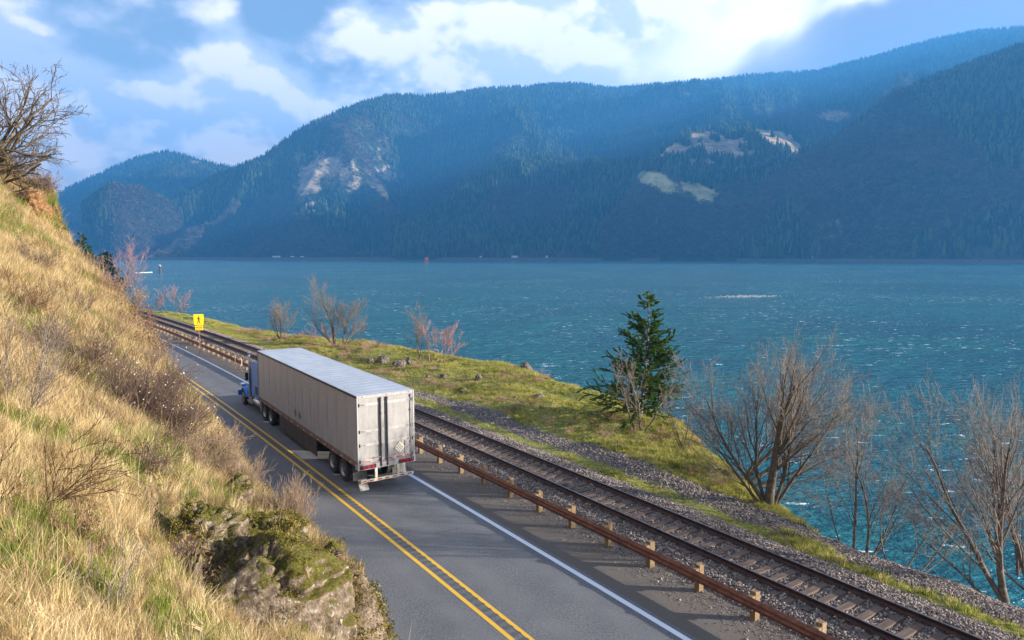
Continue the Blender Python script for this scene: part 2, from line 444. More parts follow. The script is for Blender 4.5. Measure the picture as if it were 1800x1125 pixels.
for i in range(230):
    s = 3+(NT_T+i)*.535; 
    P = [XY(s-.11, 16.6), XY(s-.11, 19.2), XY(s+.11, 19.2), XY(s+.11, 16.6)]
    far.add([(p[0], p[1], RZ-.183) for p in P]+[(p[0], p[1], RZ-.3) for p in P], [(0, 1, 2, 3), (0, 4, 5, 1), (3, 2, 6, 7), (0, 3, 7, 4), (1, 5, 6, 2)])
o = far.build('distant_sleepers', M_tie); o['kind'] = 'stuff'; place_child(o, track)
pl = MB()
for i in range(NT_T):
    s = 3+i*.535
    for c in (17.10, 18.72):
        for sd in (-1, 1):
            o0, o1 = (c+sd*.075, c+sd*.17)
            P = [XY(s-.08, min(o0, o1)), XY(s-.08, max(o0, o1)), XY(s+.08, max(o0, o1)), XY(s+.08, min(o0, o1))]
            pl.add([(p[0], p[1], RZ-.168) for p in P]+[(p[0], p[1], RZ-.186) for p in P], [(0, 1, 2, 3), (0, 4, 5, 1), (3, 2, 6, 7), (0, 3, 7, 4), (1, 5, 6, 2)])
            q = XY(s+.03, c+sd*.10); pl.add([(q[0]+dx, q[1]+dy, z) for z in (RZ-.168, RZ-.13) for dx, dy in ((-.015, -.015), (.015, -.015), (.015, .015), (-.015, .015))], [(4, 5, 6, 7), (0, 1, 5, 4), (1, 2, 6, 5), (2, 3, 7, 6), (3, 0, 4, 7)])
o = pl.build('tie_plate', M_rust); o['kind'] = 'stuff'; place_child(o, track)

# ------------------------------------------------------------------ guardrail
M_cor = simple('weathering_steel_brown', (.27, .115, .07), (.14, .058, .036), 5, .62, .35, .25, 40, True)
def goff(s): return np.interp(s, [0, 13, 29, 60, 400], [15.42, 15.38, 15.08, 14.75, 14.75])
guard = empty('guardrail', (*XY(20, 15.3), 0)); tag(guard, 'rust brown steel guardrail on short timber posts along the road', 'guardrail')
bpy.context.view_layer.update()
gp = [(-.27, .40), (-.27, .455), (-.345, .50), (-.345, .545), (-.27, .575), (-.27, .60), (-.345, .63), (-.345, .675), (-.27, .72), (-.27, .735),
      (-.262, .735), (-.262, .715), (-.335, .672), (-.335, .635), (-.262, .605), (-.262, .57), (-.335, .54), (-.335, .505), (-.262, .46), (-.262, .40)]
o = sweep('rail_beam', gp, -25, 400, 1.0, M_cor, off=goff); place_child(o, guard)
def post_mesh(seed):
    r = random.Random(seed); b = MB(); b.box(-.10, .10, -.09, .09, -.25, .83, .008)
    for i in range(len(b.v)):
        x, y, z = b.v[i]; b.v[i] = (x+r.uniform(-.005, .005), y+r.uniform(-.005, .005), z+(r.uniform(-.02, .02) if z > .5 else 0))
    o = b.build('post', M_post); me = o.data; bpy.data.objects.remove(o); return me
def block_mesh():
    b = MB(); b.box(-.26, -.105, -.085, .085, .37, .76, .006); o = b.build('spacer_block', M_post); me = o.data; bpy.data.objects.remove(o)
    b = MB(); b.cyl((0, .565), .022, -.36, -.345, 'x', 8); o = b.build('bolt', M_cor); me2 = o.data; bpy.data.objects.remove(o); return me, me2
posts = [post_mesh(i) for i in range(4)]; blk, bolt = block_mesh()
rng = random.Random(8)
for i in range(150):
    s = 13.05-1.905*7+i*1.905; p = XY(s, float(goff(s)))
    o = bpy.data.objects.new('post', posts[i % 4]); COL.objects.link(o); o.parent = guard; o.matrix_parent_inverse = guard.matrix_world.inverted()
    o.location = (p[0], p[1], rng.uniform(-.02, .02)); o.rotation_euler = (rng.uniform(-.02, .02), rng.uniform(-.02, .02), PHI0+KAP*s+rng.uniform(-.05, .05))
    if i < 60:
        for nm, me in (('spacer_block', blk), ('bolt', bolt)):
            c = bpy.data.objects.new(nm, me); COL.objects.link(c); c.parent = o
            if nm == 'spacer_block': c.rotation_euler = (0, 0, 0)

# ------------------------------------------------------------------ the hillside on the left
GRD = [(0, 1125, 4), (0, 900, 6), (0, 700, 10.5), (0, 560, 16), (0, 470, 24), (0, 400, 31), (0, 340, 37), (0, 296, 41)]
BRK = [(650, 1125, 8.5), (632, 1010, 9.6), (545, 945, 11), (430, 850, 13.5), (395, 775, 16), (335, 700, 19), (278, 640, 22), (260, 590, 26), (212, 530, 30), (165, 480, 34), (130, 440, 36), (112, 395, 38), (96, 345, 40)]
MID = [(300, 1125, 4.9), (300, 1000, 6.6), (250, 850, 9), (200, 750, 12), (130, 650, 15.5), (130, 560, 20), (90, 500, 26), (80, 430, 31.5), (50, 380, 36), (500, 1125, 6.8), (450, 1000, 8.0), (60, 330, 39.5)]
ctl = [Pd(*p) for p in GRD+BRK+MID]
brk = np.array([Pd(*p) for p in BRK]); bs, bo = SO(brk[:, 0], brk[:, 1])
ex = [(-.6, 0, 8.2), (-6, 3, 10.3), (-12, 8, 13.2), (-20, 16, 18.5), (-26, 26, 22), (-30, 36, 24), (-3, -4, 9.3), (2.2, 1.0, 6.2), (3.0, -3, 5.5), (0.5, 3.2, 7.0), (-10, -6, 13), (1.8, 5, 5.6)]
ctl += [np.array(e, float) for e in ex]
for s_, o_, z_ in [(46, -.5, 13.5), (46, -8, 20), (56, .0, 12), (56, -8, 19), (75, 1.0, 9), (75, -9, 17), (42, -10, 22), (110, 1, 8), (110, -10, 16), (160, 1, 8), (160, -12, 15), (250, 1, 8), (250, -12, 16)]:
    x, y = XY(s_, o_); ctl.append(np.array([x, y, z_]))
ctl = np.array(ctl); cs, co = SO(ctl[:, 0], ctl[:, 1])
def tps_fit(px, py, z, lam=.02):
    n = len(px); r2 = (px[:, None]-px)**2+(py[:, None]-py)**2+1e-9
    Km = r2*np.log(r2)*.5+lam*np.eye(n); P = np.stack([np.ones(n), px, py], 1)
    A = np.zeros((n+3, n+3)); A[:n, :n] = Km; A[:n, n:] = P; A[n:, :n] = P.T
    return np.linalg.solve(A, np.concatenate([z, np.zeros(3)]))
_tw = tps_fit(cs*.5, co, ctl[:, 2], .05)
def tps(s, o):
    s = np.asarray(s)*.5; r2 = (s[..., None]-cs*.5)**2+(np.asarray(o)[..., None]-co)**2+1e-9
    return (r2*np.log(r2)*.5)@_tw[:-3]+_tw[-3]+_tw[-2]*s+_tw[-1]*o
ordr = np.argsort(bs)
def off_e(s): return np.interp(s, np.concatenate([[-30, 2], bs[ordr], [46, 56, 75, 400]]), np.concatenate([[2.9, 2.95], bo[ordr], [.4, .9, 1.5, 1.5]]))
FOOT = 4.75
_rz = np.array([SO(*Pd(*p)[:2]) for p in [(490, 1040, 8.6), (350, 930, 9.0), (600, 1080, 8.6)]]); _cl = np.array([SO(*Pd(*p)[:2]) for p in [(300, 950, 8.4), (345, 1010, 7.6), (400, 1080, 7.1), (430, 1160, 6.6)]])
def rock_zone(s, o):
    t = 0*s
    for (a, b), (ra, rb_) in zip(_rz, ((1.3, 1.15), (.75, .6), (.9, .8))): t = np.maximum(t, np.clip(1.6-1.3*np.hypot((s-a)/ra, (o-b)/rb_), 0, 1))
    return t
def clefd(s, o):
    dm = 0*s+9
    for (a, b), (c, d) in zip(_cl[:-1], _cl[1:]):
        t = np.clip(((s-a)*(c-a)+(o-b)*(d-b))/((c-a)**2+(d-b)**2), 0, 1); dm = np.minimum(dm, np.hypot(s-a-t*(c-a), o-b-t*(d-b)))
    return dm
def hill_z(s, o, rough=True):
    s = np.asarray(s, float); o = np.asarray(o, float); e = off_e(s)
    zi = tps(s, np.minimum(o, e))
    t = np.clip((o-e)/(FOOT-e), 0, 1.2)
    z = zi*(1-np.clip(t, 0, 1)**np.interp(s, [14, 30, 37, 44], [1.3, 1.05, .62, .62]))-np.clip(t-1, 0, 1)*.5
    if rough:
        x, y = XY(s, o)
        d = np.hypot(x, y)
        z = z-.85*rock_zone(s, o)-1.3*np.exp(-(clefd(s, o)/.27)**2)
        z = z+(fbm(x*1.1, y*1.1, 3, 5)-.5)*np.clip(d*.03, .12, .55)*np.clip((FOOT+.3-o)*1.5, 0, 1)
    return z
def hill_mat():
    m, nt, out = new_mat('dry_hillside_soil'); pos = gpos(nt)
    a = nt.noise(pos, 1.3, 6, .65); b = nt.noise(pos, 9, 5, .7); c = nt.noise(pos, .35, 3, .5)
    col = nt.ramp(b, [(.3, (.10, .065, .035)), (.5, (.26, .185, .095)), (.72, (.42, .33, .19))])
    col = nt.mix(nt.maprange(a, .5, .62, 0, .75), col, (.11, .135, .025))
    rockc = nt.ramp(nt.noise(pos, 5, 6, .7), [(.3, (.07, .055, .045)), (.5, (.26, .19, .13)), (.7, (.48, .38, .28))])
    at = nt.node('ShaderNodeAttribute', attribute_name='rock').outputs['Fac']
    col = nt.mix(nt.maprange(nt.math('ADD', at, nt.math('MULTIPLY', nt.math('SUBTRACT', a, .5), 1.2)), .4, .6), col, rockc)
    orc = nt.ramp(nt.noise(pos, 3, 6, .7), [(.3, (.20, .10, .045)), (.6, (.55, .31, .12)), (.75, (.62, .45, .25))])
    at2 = nt.node('ShaderNodeAttribute', attribute_name='ochre').outputs['Fac']
    col = nt.mix(nt.maprange(nt.math('ADD', at2, nt.math('MULTIPLY', nt.math('SUBTRACT', a, .5), .9)), .4, .6), col, orc)
    principled(nt, out, col, .95, 0, nt.bump(nt.math('ADD', b, nt.noise(pos, 30, 4, .7)), 1.0, .06), .2); return m
M_hill = hill_mat()
ss = np.concatenate([np.arange(-20, 14, .14), np.arange(14, 50, .25), np.arange(50, 400, 3.0)])
tt = np.concatenate([-np.geomspace(40, 6.2, 22), np.arange(-6, -2.5, .3), np.arange(-2.5, 5.0, .12)])
SSg, OOg = np.meshgrid(ss, tt, indexing='ij')
Zg = hill_z(SSg, OOg); Xg, Yg = XY(SSg, OOg)
rockw = np.clip((OOg-off_e(SSg)+.25)/.5, 0, 1)
pch = np.hypot((SSg-39)/5.0, (OOg-.1)/1.2); ochre = np.clip(1.35-pch, 0, 1)
e2 = off_e(SSg)
Zg += rockw*(ridged(Xg*.7, (Yg+Zg)*.7, 11, 4)-.55)*.7*np.clip((FOOT-OOg)*1.5, 0, 1)
def proj(P):
    d = P-np.array([0, 0, CAMH]); f = np.array([0, cos(PITCH), -sin(PITCH)]); u = np.array([0, sin(PITCH), cos(PITCH)])
    k = d@f; return 900+FPX*d[..., 0]/k, 562.5-FPX*(d@u)/k, k
me = fast_mesh('hillside', np.stack([Xg, Yg, Zg], -1).reshape(-1, 3), grid_faces(len(ss), len(tt))[:, ::-1], True, attrs={'rock': rockw.ravel(), 'ochre': ochre.ravel()})
hill = link('hillside', me, None, [M_hill]); tag(hill, 'steep dry grassy slope above the road', kind='structure')

# ------------------------------------------------------------------ river bank on the right
BK = [(235, 540), (330, 555), (450, 582), (560, 600), (650, 604), (735, 625), (820, 637), (900, 650), (950, 662), (985, 685), (1060, 700), (1180, 735), (1215, 765), (1245, 800), (1330, 865), (1420, 915), (1500, 955), (1600, 990), (1700, 1020), (1800, 1060)]
bp = np.array([Pz(x, y, -.3) for x, y in BK]); es, eo = SO(bp[:, 0], bp[:, 1]); od = np.argsort(es); es, eo = es[od], eo[od]
WATER_Z = -5.0
def bank_e(s): return np.interp(s, np.concatenate([[-30], es, [200, 400]]), np.concatenate([[23.3], eo, [26, 27]]))+(fbm(np.asarray(s)*.35, 0*np.asarray(s), 21, 3)-.5)*.7
def bank_z(s, o):
    s = np.asarray(s, float); o = np.asarray(o, float); e = bank_e(s); x, y = XY(s, o)
    wid = e-20.3
    prom = np.exp(-((s-50)/17)**2)                          # the grassy knoll
    z = -.03+0*o
    z = z+np.clip((o-20.5)/2, 0, 1)*((fbm(x*.16, y*.16, 31, 4)-.5)*1.0*np.clip((wid-3)/5, .12, 1)+prom*.35*np.clip((o-23)/5, 0, 1))
    z = z+(fbm(x*1.2, y*1.2, 37, 3)-.5)*.18
    z = z-.6*np.clip(1-(s-8)/12, 0, 1)*np.clip((o-20.5)/3, 0, 1)*.5
    t = np.clip((o-e)/3.2, 0, 3)
    round_ = -np.clip((o-e+1.2)/1.2, 0, 1)**2*.35
    drop = -(t**.8)*4.9
    z = z+round_+drop+np.where(t > 0, (ridged(x*.5, y*.5, 41, 4)-.5)*1.2*np.clip(t*2, 0, 1), 0)
    return np.maximum(z, -7.2)
def bank_mat():
    m, nt, out = new_mat('bank_ground'); pos = gpos(nt)
    uv = nt.node('ShaderNodeSeparateXYZ', ins={0: nt.node('ShaderNodeUVMap').outputs[0]})
    a = nt.noise(pos, .5, 5, .65); b = nt.noise(pos, 7, 5, .7)
    grass = nt.ramp(b, [(.3, (.09, .10, .02)), (.55, (.22, .22, .055)), (.75, (.36, .31, .13))])
    grav = nt.ramp(nt.voro(pos, 17, out='Color'), [(0, (.05, .047, .047)), (.5, (.11, .10, .10)), (1, (.24, .21, .19))])
    at = nt.node('ShaderNodeAttribute', attribute_name='gravel').outputs['Fac']
    k = nt.maprange(nt.math('ADD', at, nt.math('MULTIPLY', nt.math('SUBTRACT', a, .5), 1.6)), .42, .58)
    col = nt.mix(k, grass, grav)
    rk = nt.node('ShaderNodeAttribute', attribute_name='rock').outputs['Fac']
    rockc = nt.ramp(nt.noise(pos, 2.5, 6, .7), [(.35, (.035, .03, .028)), (.6, (.12, .10, .085)), (.75, (.22, .2, .13))])
    col = nt.mix(nt.maprange(nt.math('ADD', rk, nt.math('MULTIPLY', nt.math('SUBTRACT', a, .5), .8)), .45, .6), col, rockc)
    principled(nt, out, col, .95, 0, nt.bump(nt.math('ADD', b, nt.noise(pos, 25, 3)), .8, .06), .2); return m
M_bank = bank_mat()
sb = np.concatenate([np.arange(-25, 75, .3), np.arange(75, 160, .8), np.arange(160, 400, 4)])
fr = np.concatenate([np.linspace(0, 1, 42), 1+np.linspace(.04, 1, 22)])
Eb = bank_e(sb)[:, None]; S2 = np.repeat(sb[:, None], len(fr), 1)
O2 = np.where(fr[None] <= 1, 20.2+(Eb-20.2)*fr[None], Eb+(fr[None]-1)*5.0)
Z2 = bank_z(S2, O2); X2, Y2 = XY(S2, O2)
def gravel_w(s, o):
    x, y = XY(s, o)
    g = np.clip(1-np.abs(o-22.0)/1.3, 0, 1)*np.clip((70-s)/20, .35, 1)          # service path
    g = np.maximum(g, np.clip((20.5-o)/.4, 0, 1))
    near = np.clip((17-s)/5, 0, 1)*np.clip((o-21.1)/.5, 0, 1)
    return np.clip(np.maximum(g*1.15, near*.95), 0, 1)
me = fast_mesh('river_bank', np.stack([X2, Y2, Z2], -1).reshape(-1, 3), grid_faces(len(sb), len(fr))[:, ::-1], True, uv=np.stack([O2, S2], -1).reshape(-1, 2),
               attrs={'gravel': gravel_w(S2, O2).ravel(), 'rock': np.clip((O2-Eb-.2)/1.0, 0, 1).ravel()})
bank = link('river_bank', me, None, [M_bank]); tag(bank, 'grassy river bank beside the railway', kind='structure')

# ------------------------------------------------------------------ water
def water_mat():
    m, nt, out = new_mat('river_water'); pos = gpos(nt)
    mp = nt.node('ShaderNodeMapping', ins={'Vector': pos, 'Scale': (.55, 1, 1), 'Rotation': (0, 0, .12)}).outputs[0]
    w1 = nt.noise(mp, .35, 5, .6, .4); w2 = nt.noise(mp, 1.6, 4, .6, .2); w3 = nt.noise(mp, .09, 3, .5)
    big = nt.noise(pos, .012, 4, .55, .5); big2 = nt.noise(mp, .045, 4, .6)
    d = nt.vmath('LENGTH', pos)
    deep = nt.mix(nt.maprange(big, .38, .62), (.022, .135, .18), (.035, .195, .235))
    shal = nt.mix(nt.maprange(big2, .40, .65), deep, (.028, .225, .215))
    near = nt.maprange(d, 60, 420, 1, 0, True)
    col = nt.mix(nt.math('MULTIPLY', near, .8), deep, shal)
    col = nt.mix(nt.math('MULTIPLY', nt.maprange(w2, .42, .60), .55), nt.mix(.5, col, (.0, .02, .035)), nt.mix(.35, col, (.05, .22, .26)))
    trough = nt.maprange(nt.math('ADD', nt.math('MULTIPLY', w1, .65), nt.math('MULTIPLY', w2, .35)), .38, .58)
    # whitecaps: short crests broken into flecks, wind streaks
    mpf = nt.node('ShaderNodeMapping', ins={'Vector': pos, 'Scale': (.42, 1.0, 1), 'Rotation': (0, 0, .05)}).outputs[0]
    fo = nt.noise(mpf, 1.05, 5, .70, .5); fo2 = nt.noise(pos, .02, 3, .6)
    thr = nt.maprange(fo2, .35, .65, .66, .60)
    foam = nt.maprange(nt.math('SUBTRACT', fo, thr), 0, .03)
    foam = nt.math('MULTIPLY', foam, nt.maprange(nt.noise(pos, 3.5, 3, .7), .42, .56))
    h = nt.math('ADD', nt.math('MULTIPLY', w1, .8), nt.math('ADD', nt.math('MULTIPLY', w2, .28), nt.math('MULTIPLY', w3, 1.0)))
    nrm = nt.bump(h, 1.0, 1.6)
    c = nt.mix(foam, col, (.85, .88, .9))
    principled(nt, out, c, nt.mix(foam, (.16,)*3, (.8,)*3), 0, nrm, .5, **{'IOR': 1.33}); return m
M_water = water_mat()
wv_ = []; 
me = fast_mesh('river_water', [(-4300, -1400, WATER_Z), (2850, -1400, WATER_Z), (2850, 7800, WATER_Z), (-4300, 7800, WATER_Z)], [[(0, 1, 2, 3)]])
tag(link('river_water', me, None, [M_water]), 'wind-whipped blue river', kind='structure')

# ------------------------------------------------------------------ mountains across the river
def mtn_mat():
    m, nt, out = new_mat('forested_mountain'); pos = gpos(nt)
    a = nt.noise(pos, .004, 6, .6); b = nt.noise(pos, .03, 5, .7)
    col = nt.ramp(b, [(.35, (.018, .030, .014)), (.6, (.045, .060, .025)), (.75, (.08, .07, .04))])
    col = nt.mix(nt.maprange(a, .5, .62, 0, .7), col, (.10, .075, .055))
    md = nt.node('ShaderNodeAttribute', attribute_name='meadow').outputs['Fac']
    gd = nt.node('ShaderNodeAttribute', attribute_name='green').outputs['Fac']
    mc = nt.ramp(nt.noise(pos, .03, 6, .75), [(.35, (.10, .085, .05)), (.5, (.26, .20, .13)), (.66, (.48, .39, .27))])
    mc = nt.mix(gd, mc, nt.ramp(nt.noise(pos, .02, 4, .6), [(.35, (.13, .14, .06)), (.62, (.50, .45, .20))]))  # meadow green, its bright end raised to paint sunlight into the colour
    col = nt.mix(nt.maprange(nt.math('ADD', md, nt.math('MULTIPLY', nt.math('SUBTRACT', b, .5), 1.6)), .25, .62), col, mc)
    principled(nt, out, col, 1, 0, nt.bump(b, .6, 8), .05); return m
M_mtn = mtn_mat()
TREES = []      # (x,y,z,scale,kind) for the forest
def mountain(name, label, sil, toe, rough, seed, nu=260, nv=110, prof=1.15, blobs=(), ntrees=9000, ridge_trees=600, zt=-7.0, tree=(15, 29), gully=.006):
    sil = np.array(sil, float); px = np.linspace(sil[0, 0], sil[-1, 0], nu)
    from_px = lambda c: np.interp(px, sil[:, 0], sil[:, c])
    py = from_px(1); D = from_px(2)
    # smooth silhouettes a little and roughen
    py = np.convolve(np.pad(py, 3, 'edge'), np.ones(7)/7, 'valid')+(fbm(px/30, px*0, seed, 3)-.5)*2.2
    toe = np.array(toe, float); T = np.interp(px, toe[:, 0], toe[:, 1])
    f = np.array([0, cos(PITCH), -sin(PITCH)]); u = np.array([0, sin(PITCH), cos(PITCH)])
    R = f[None]+np.array([1, 0, 0])[None]*((px-900)/FPX)[:, None]+u[None]*((562.5-py)/FPX)[:, None]
    RX = R[:, 0]/R[:, 1]; RZr = R[:, 2]/R[:, 1]
    zr = CAMH+RZr*D
    v = np.concatenate([np.linspace(0, 1, nv), 1+np.linspace(.01, .09, 6)])
    Vv = v[None]; y = T[:, None]+(D-T)[:, None]*Vv; x = RX[:, None]*y
    g = np.clip(Vv, 0, 1)
    base = zt+(zr[:, None]-zt)*(g**prof*.75+.25*(g*g*(3-2*g)))
    back = np.clip(Vv-1, 0, 1)
    base = base-back*3.5*(zr[:, None]-zt)
    wx = x+(fbm(x*.0012, y*.0012, seed+5, 3)-.5)*500
    gul = ridged(wx*gully*.45, y*gully*.16, seed+9, 4)
    amp = np.sin(np.pi*np.clip(Vv, 0, 1))**.8*np.clip((1-Vv)/.30, 0, 1)**1.2
    z = base+amp*(gul-.55)*rough*1.5+amp*(fbm(x*.003, y*.003, seed+2, 5)-.5)*rough*.9+(fbm(x*.012, y*.012, seed+7, 3)-.5)*14*np.clip(Vv*3, 0, 1)*np.clip((1.12-Vv)*4, .3, 1)
    z = np.maximum(z, -7.3)
    V = np.stack([x, y, z], -1)
    ppx, ppy, _ = proj(V)
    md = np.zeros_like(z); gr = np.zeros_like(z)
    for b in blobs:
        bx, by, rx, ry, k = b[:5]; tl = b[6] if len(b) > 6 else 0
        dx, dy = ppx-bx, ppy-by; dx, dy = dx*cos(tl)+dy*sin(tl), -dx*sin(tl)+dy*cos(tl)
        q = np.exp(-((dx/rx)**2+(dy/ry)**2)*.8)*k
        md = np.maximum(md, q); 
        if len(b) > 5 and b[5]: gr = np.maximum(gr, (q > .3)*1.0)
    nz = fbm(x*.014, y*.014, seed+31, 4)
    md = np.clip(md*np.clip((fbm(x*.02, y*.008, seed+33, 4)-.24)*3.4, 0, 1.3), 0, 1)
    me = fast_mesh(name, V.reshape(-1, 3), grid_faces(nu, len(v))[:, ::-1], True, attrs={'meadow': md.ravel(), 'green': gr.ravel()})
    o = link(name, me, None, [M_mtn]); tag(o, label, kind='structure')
    r = np.random.RandomState(seed)
    n = ntrees*3; iu = r.rand(n)*(nu-1.001); iv = r.rand(n)**.8*(nv-1.001)
    def bil(A):
        a, b = iu.astype(int), iv.astype(int); fu, fv = iu-a, iv-b
        return A[a, b]*(1-fu)*(1-fv)+A[a+1, b]*fu*(1-fv)+A[a, b+1]*(1-fu)*fv+A[a+1, b+1]*fu*fv
    xs, ys, zs, ms = bil(x), bil(y), bil(z), bil(md)
    pu = np.abs(np.interp(iu, np.arange(nu), np.gradient(RX)))*ys   # area weight
    keep = (r.rand(n) < np.clip(pu/np.percentile(pu, 90), .1, 1)) & (ms < .10+.75*r.rand(n)**1.5) & (zs > 2)
    dec = fbm(xs*.0035, ys*.0035, seed+50, 3)
    idx = np.where(keep)[0][:ntrees]
    sc_ = r.uniform(tree[0], tree[1], len(idx))
    kd = np.where((dec[idx]+r.rand(len(idx))*.12 > .56) & (zs[idx] < zr.max()*.6), 1, 0)
    sc_ = np.where(kd == 1, sc_*.55, sc_)
    TREES.append(np.stack([xs[idx], ys[idx], zs[idx]-1, sc_, kd], 1))
    j = r.rand(ridge_trees)*(nu-1.001); a = j.astype(int); fj = j-a
    k = nv-1; k2 = nv-1-r.randint(0, 3, ridge_trees)
    TREES.append(np.stack([x[a, k2]*(1-fj)+x[a+1, k2]*fj, y[a, k2]*(1-fj)+y[a+1, k2]*fj, z[a, k2]*(1-fj)+z[a+1, k2]*fj-2, r.uniform(tree[0]*.7, tree[1]*.95, ridge_trees), 0*j], 1))
    return o
# distances below are along the view axis
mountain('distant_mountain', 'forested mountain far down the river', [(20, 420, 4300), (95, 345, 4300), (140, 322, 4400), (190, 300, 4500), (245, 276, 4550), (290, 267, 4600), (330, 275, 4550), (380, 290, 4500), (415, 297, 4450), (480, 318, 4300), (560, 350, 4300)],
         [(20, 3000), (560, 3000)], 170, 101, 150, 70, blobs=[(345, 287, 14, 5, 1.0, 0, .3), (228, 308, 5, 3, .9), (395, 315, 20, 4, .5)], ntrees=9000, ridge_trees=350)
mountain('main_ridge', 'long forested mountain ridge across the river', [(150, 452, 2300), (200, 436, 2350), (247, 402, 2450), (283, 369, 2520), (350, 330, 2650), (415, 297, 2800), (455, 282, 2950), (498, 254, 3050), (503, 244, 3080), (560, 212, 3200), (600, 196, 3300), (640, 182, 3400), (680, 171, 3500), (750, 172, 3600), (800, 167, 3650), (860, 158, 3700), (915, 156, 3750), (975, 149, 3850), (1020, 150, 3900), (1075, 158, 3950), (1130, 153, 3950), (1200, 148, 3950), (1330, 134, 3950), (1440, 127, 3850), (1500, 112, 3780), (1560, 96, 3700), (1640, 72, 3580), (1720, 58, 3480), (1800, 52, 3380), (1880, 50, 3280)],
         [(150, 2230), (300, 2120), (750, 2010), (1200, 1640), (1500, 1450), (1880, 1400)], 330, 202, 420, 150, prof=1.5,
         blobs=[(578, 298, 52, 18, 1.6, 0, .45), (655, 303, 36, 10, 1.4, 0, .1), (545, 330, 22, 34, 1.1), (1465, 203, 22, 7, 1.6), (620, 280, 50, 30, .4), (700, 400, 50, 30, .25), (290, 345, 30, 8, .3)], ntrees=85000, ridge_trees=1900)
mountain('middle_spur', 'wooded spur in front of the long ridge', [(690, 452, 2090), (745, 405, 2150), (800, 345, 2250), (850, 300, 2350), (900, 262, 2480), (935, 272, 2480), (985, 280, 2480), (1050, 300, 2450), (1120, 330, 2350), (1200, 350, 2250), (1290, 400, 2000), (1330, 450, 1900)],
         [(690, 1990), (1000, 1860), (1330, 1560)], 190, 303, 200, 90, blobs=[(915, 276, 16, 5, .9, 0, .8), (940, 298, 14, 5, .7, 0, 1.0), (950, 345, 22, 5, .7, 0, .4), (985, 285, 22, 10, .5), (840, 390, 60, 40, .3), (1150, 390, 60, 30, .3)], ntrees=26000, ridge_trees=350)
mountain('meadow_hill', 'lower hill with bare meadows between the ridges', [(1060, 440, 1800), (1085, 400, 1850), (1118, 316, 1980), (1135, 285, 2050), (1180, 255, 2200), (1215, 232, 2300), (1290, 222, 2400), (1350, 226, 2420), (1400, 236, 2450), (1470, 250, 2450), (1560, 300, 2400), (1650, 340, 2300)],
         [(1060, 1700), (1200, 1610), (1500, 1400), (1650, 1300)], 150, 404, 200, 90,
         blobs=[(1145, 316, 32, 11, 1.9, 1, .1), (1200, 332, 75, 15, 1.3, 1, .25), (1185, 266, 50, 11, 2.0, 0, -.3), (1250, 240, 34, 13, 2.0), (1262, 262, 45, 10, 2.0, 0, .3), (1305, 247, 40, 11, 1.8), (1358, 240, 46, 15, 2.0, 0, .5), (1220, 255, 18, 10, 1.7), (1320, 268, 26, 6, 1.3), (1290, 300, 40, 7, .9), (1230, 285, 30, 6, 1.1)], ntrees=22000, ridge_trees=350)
mountain('near_right_ridge', 'steep dark wooded ridge rising to the right', [(1160, 452, 1630), (1264, 385, 1680), (1328, 335, 1720), (1405, 277, 1760), (1456, 252, 1800), (1511, 218, 1850), (1563, 183, 1880), (1627, 149, 1900), (1712, 117, 1950), (1800, 85, 2000), (1900, 50, 2000), (2100, -10, 1950), (2350, -80, 1850), (2600, -130, 1700)],  # beyond the frame the ridge is invented, raised to shade slopes and haze
         [(1160, 1600), (1300, 1500), (1500, 1330), (1800, 1130), (2200, 880), (2600, 720)], 210, 505, 300, 110, prof=1.0, ntrees=46000, ridge_trees=1000, blobs=[(1480, 400, 60, 30, .25), (1350, 330, 40, 20, .3)])

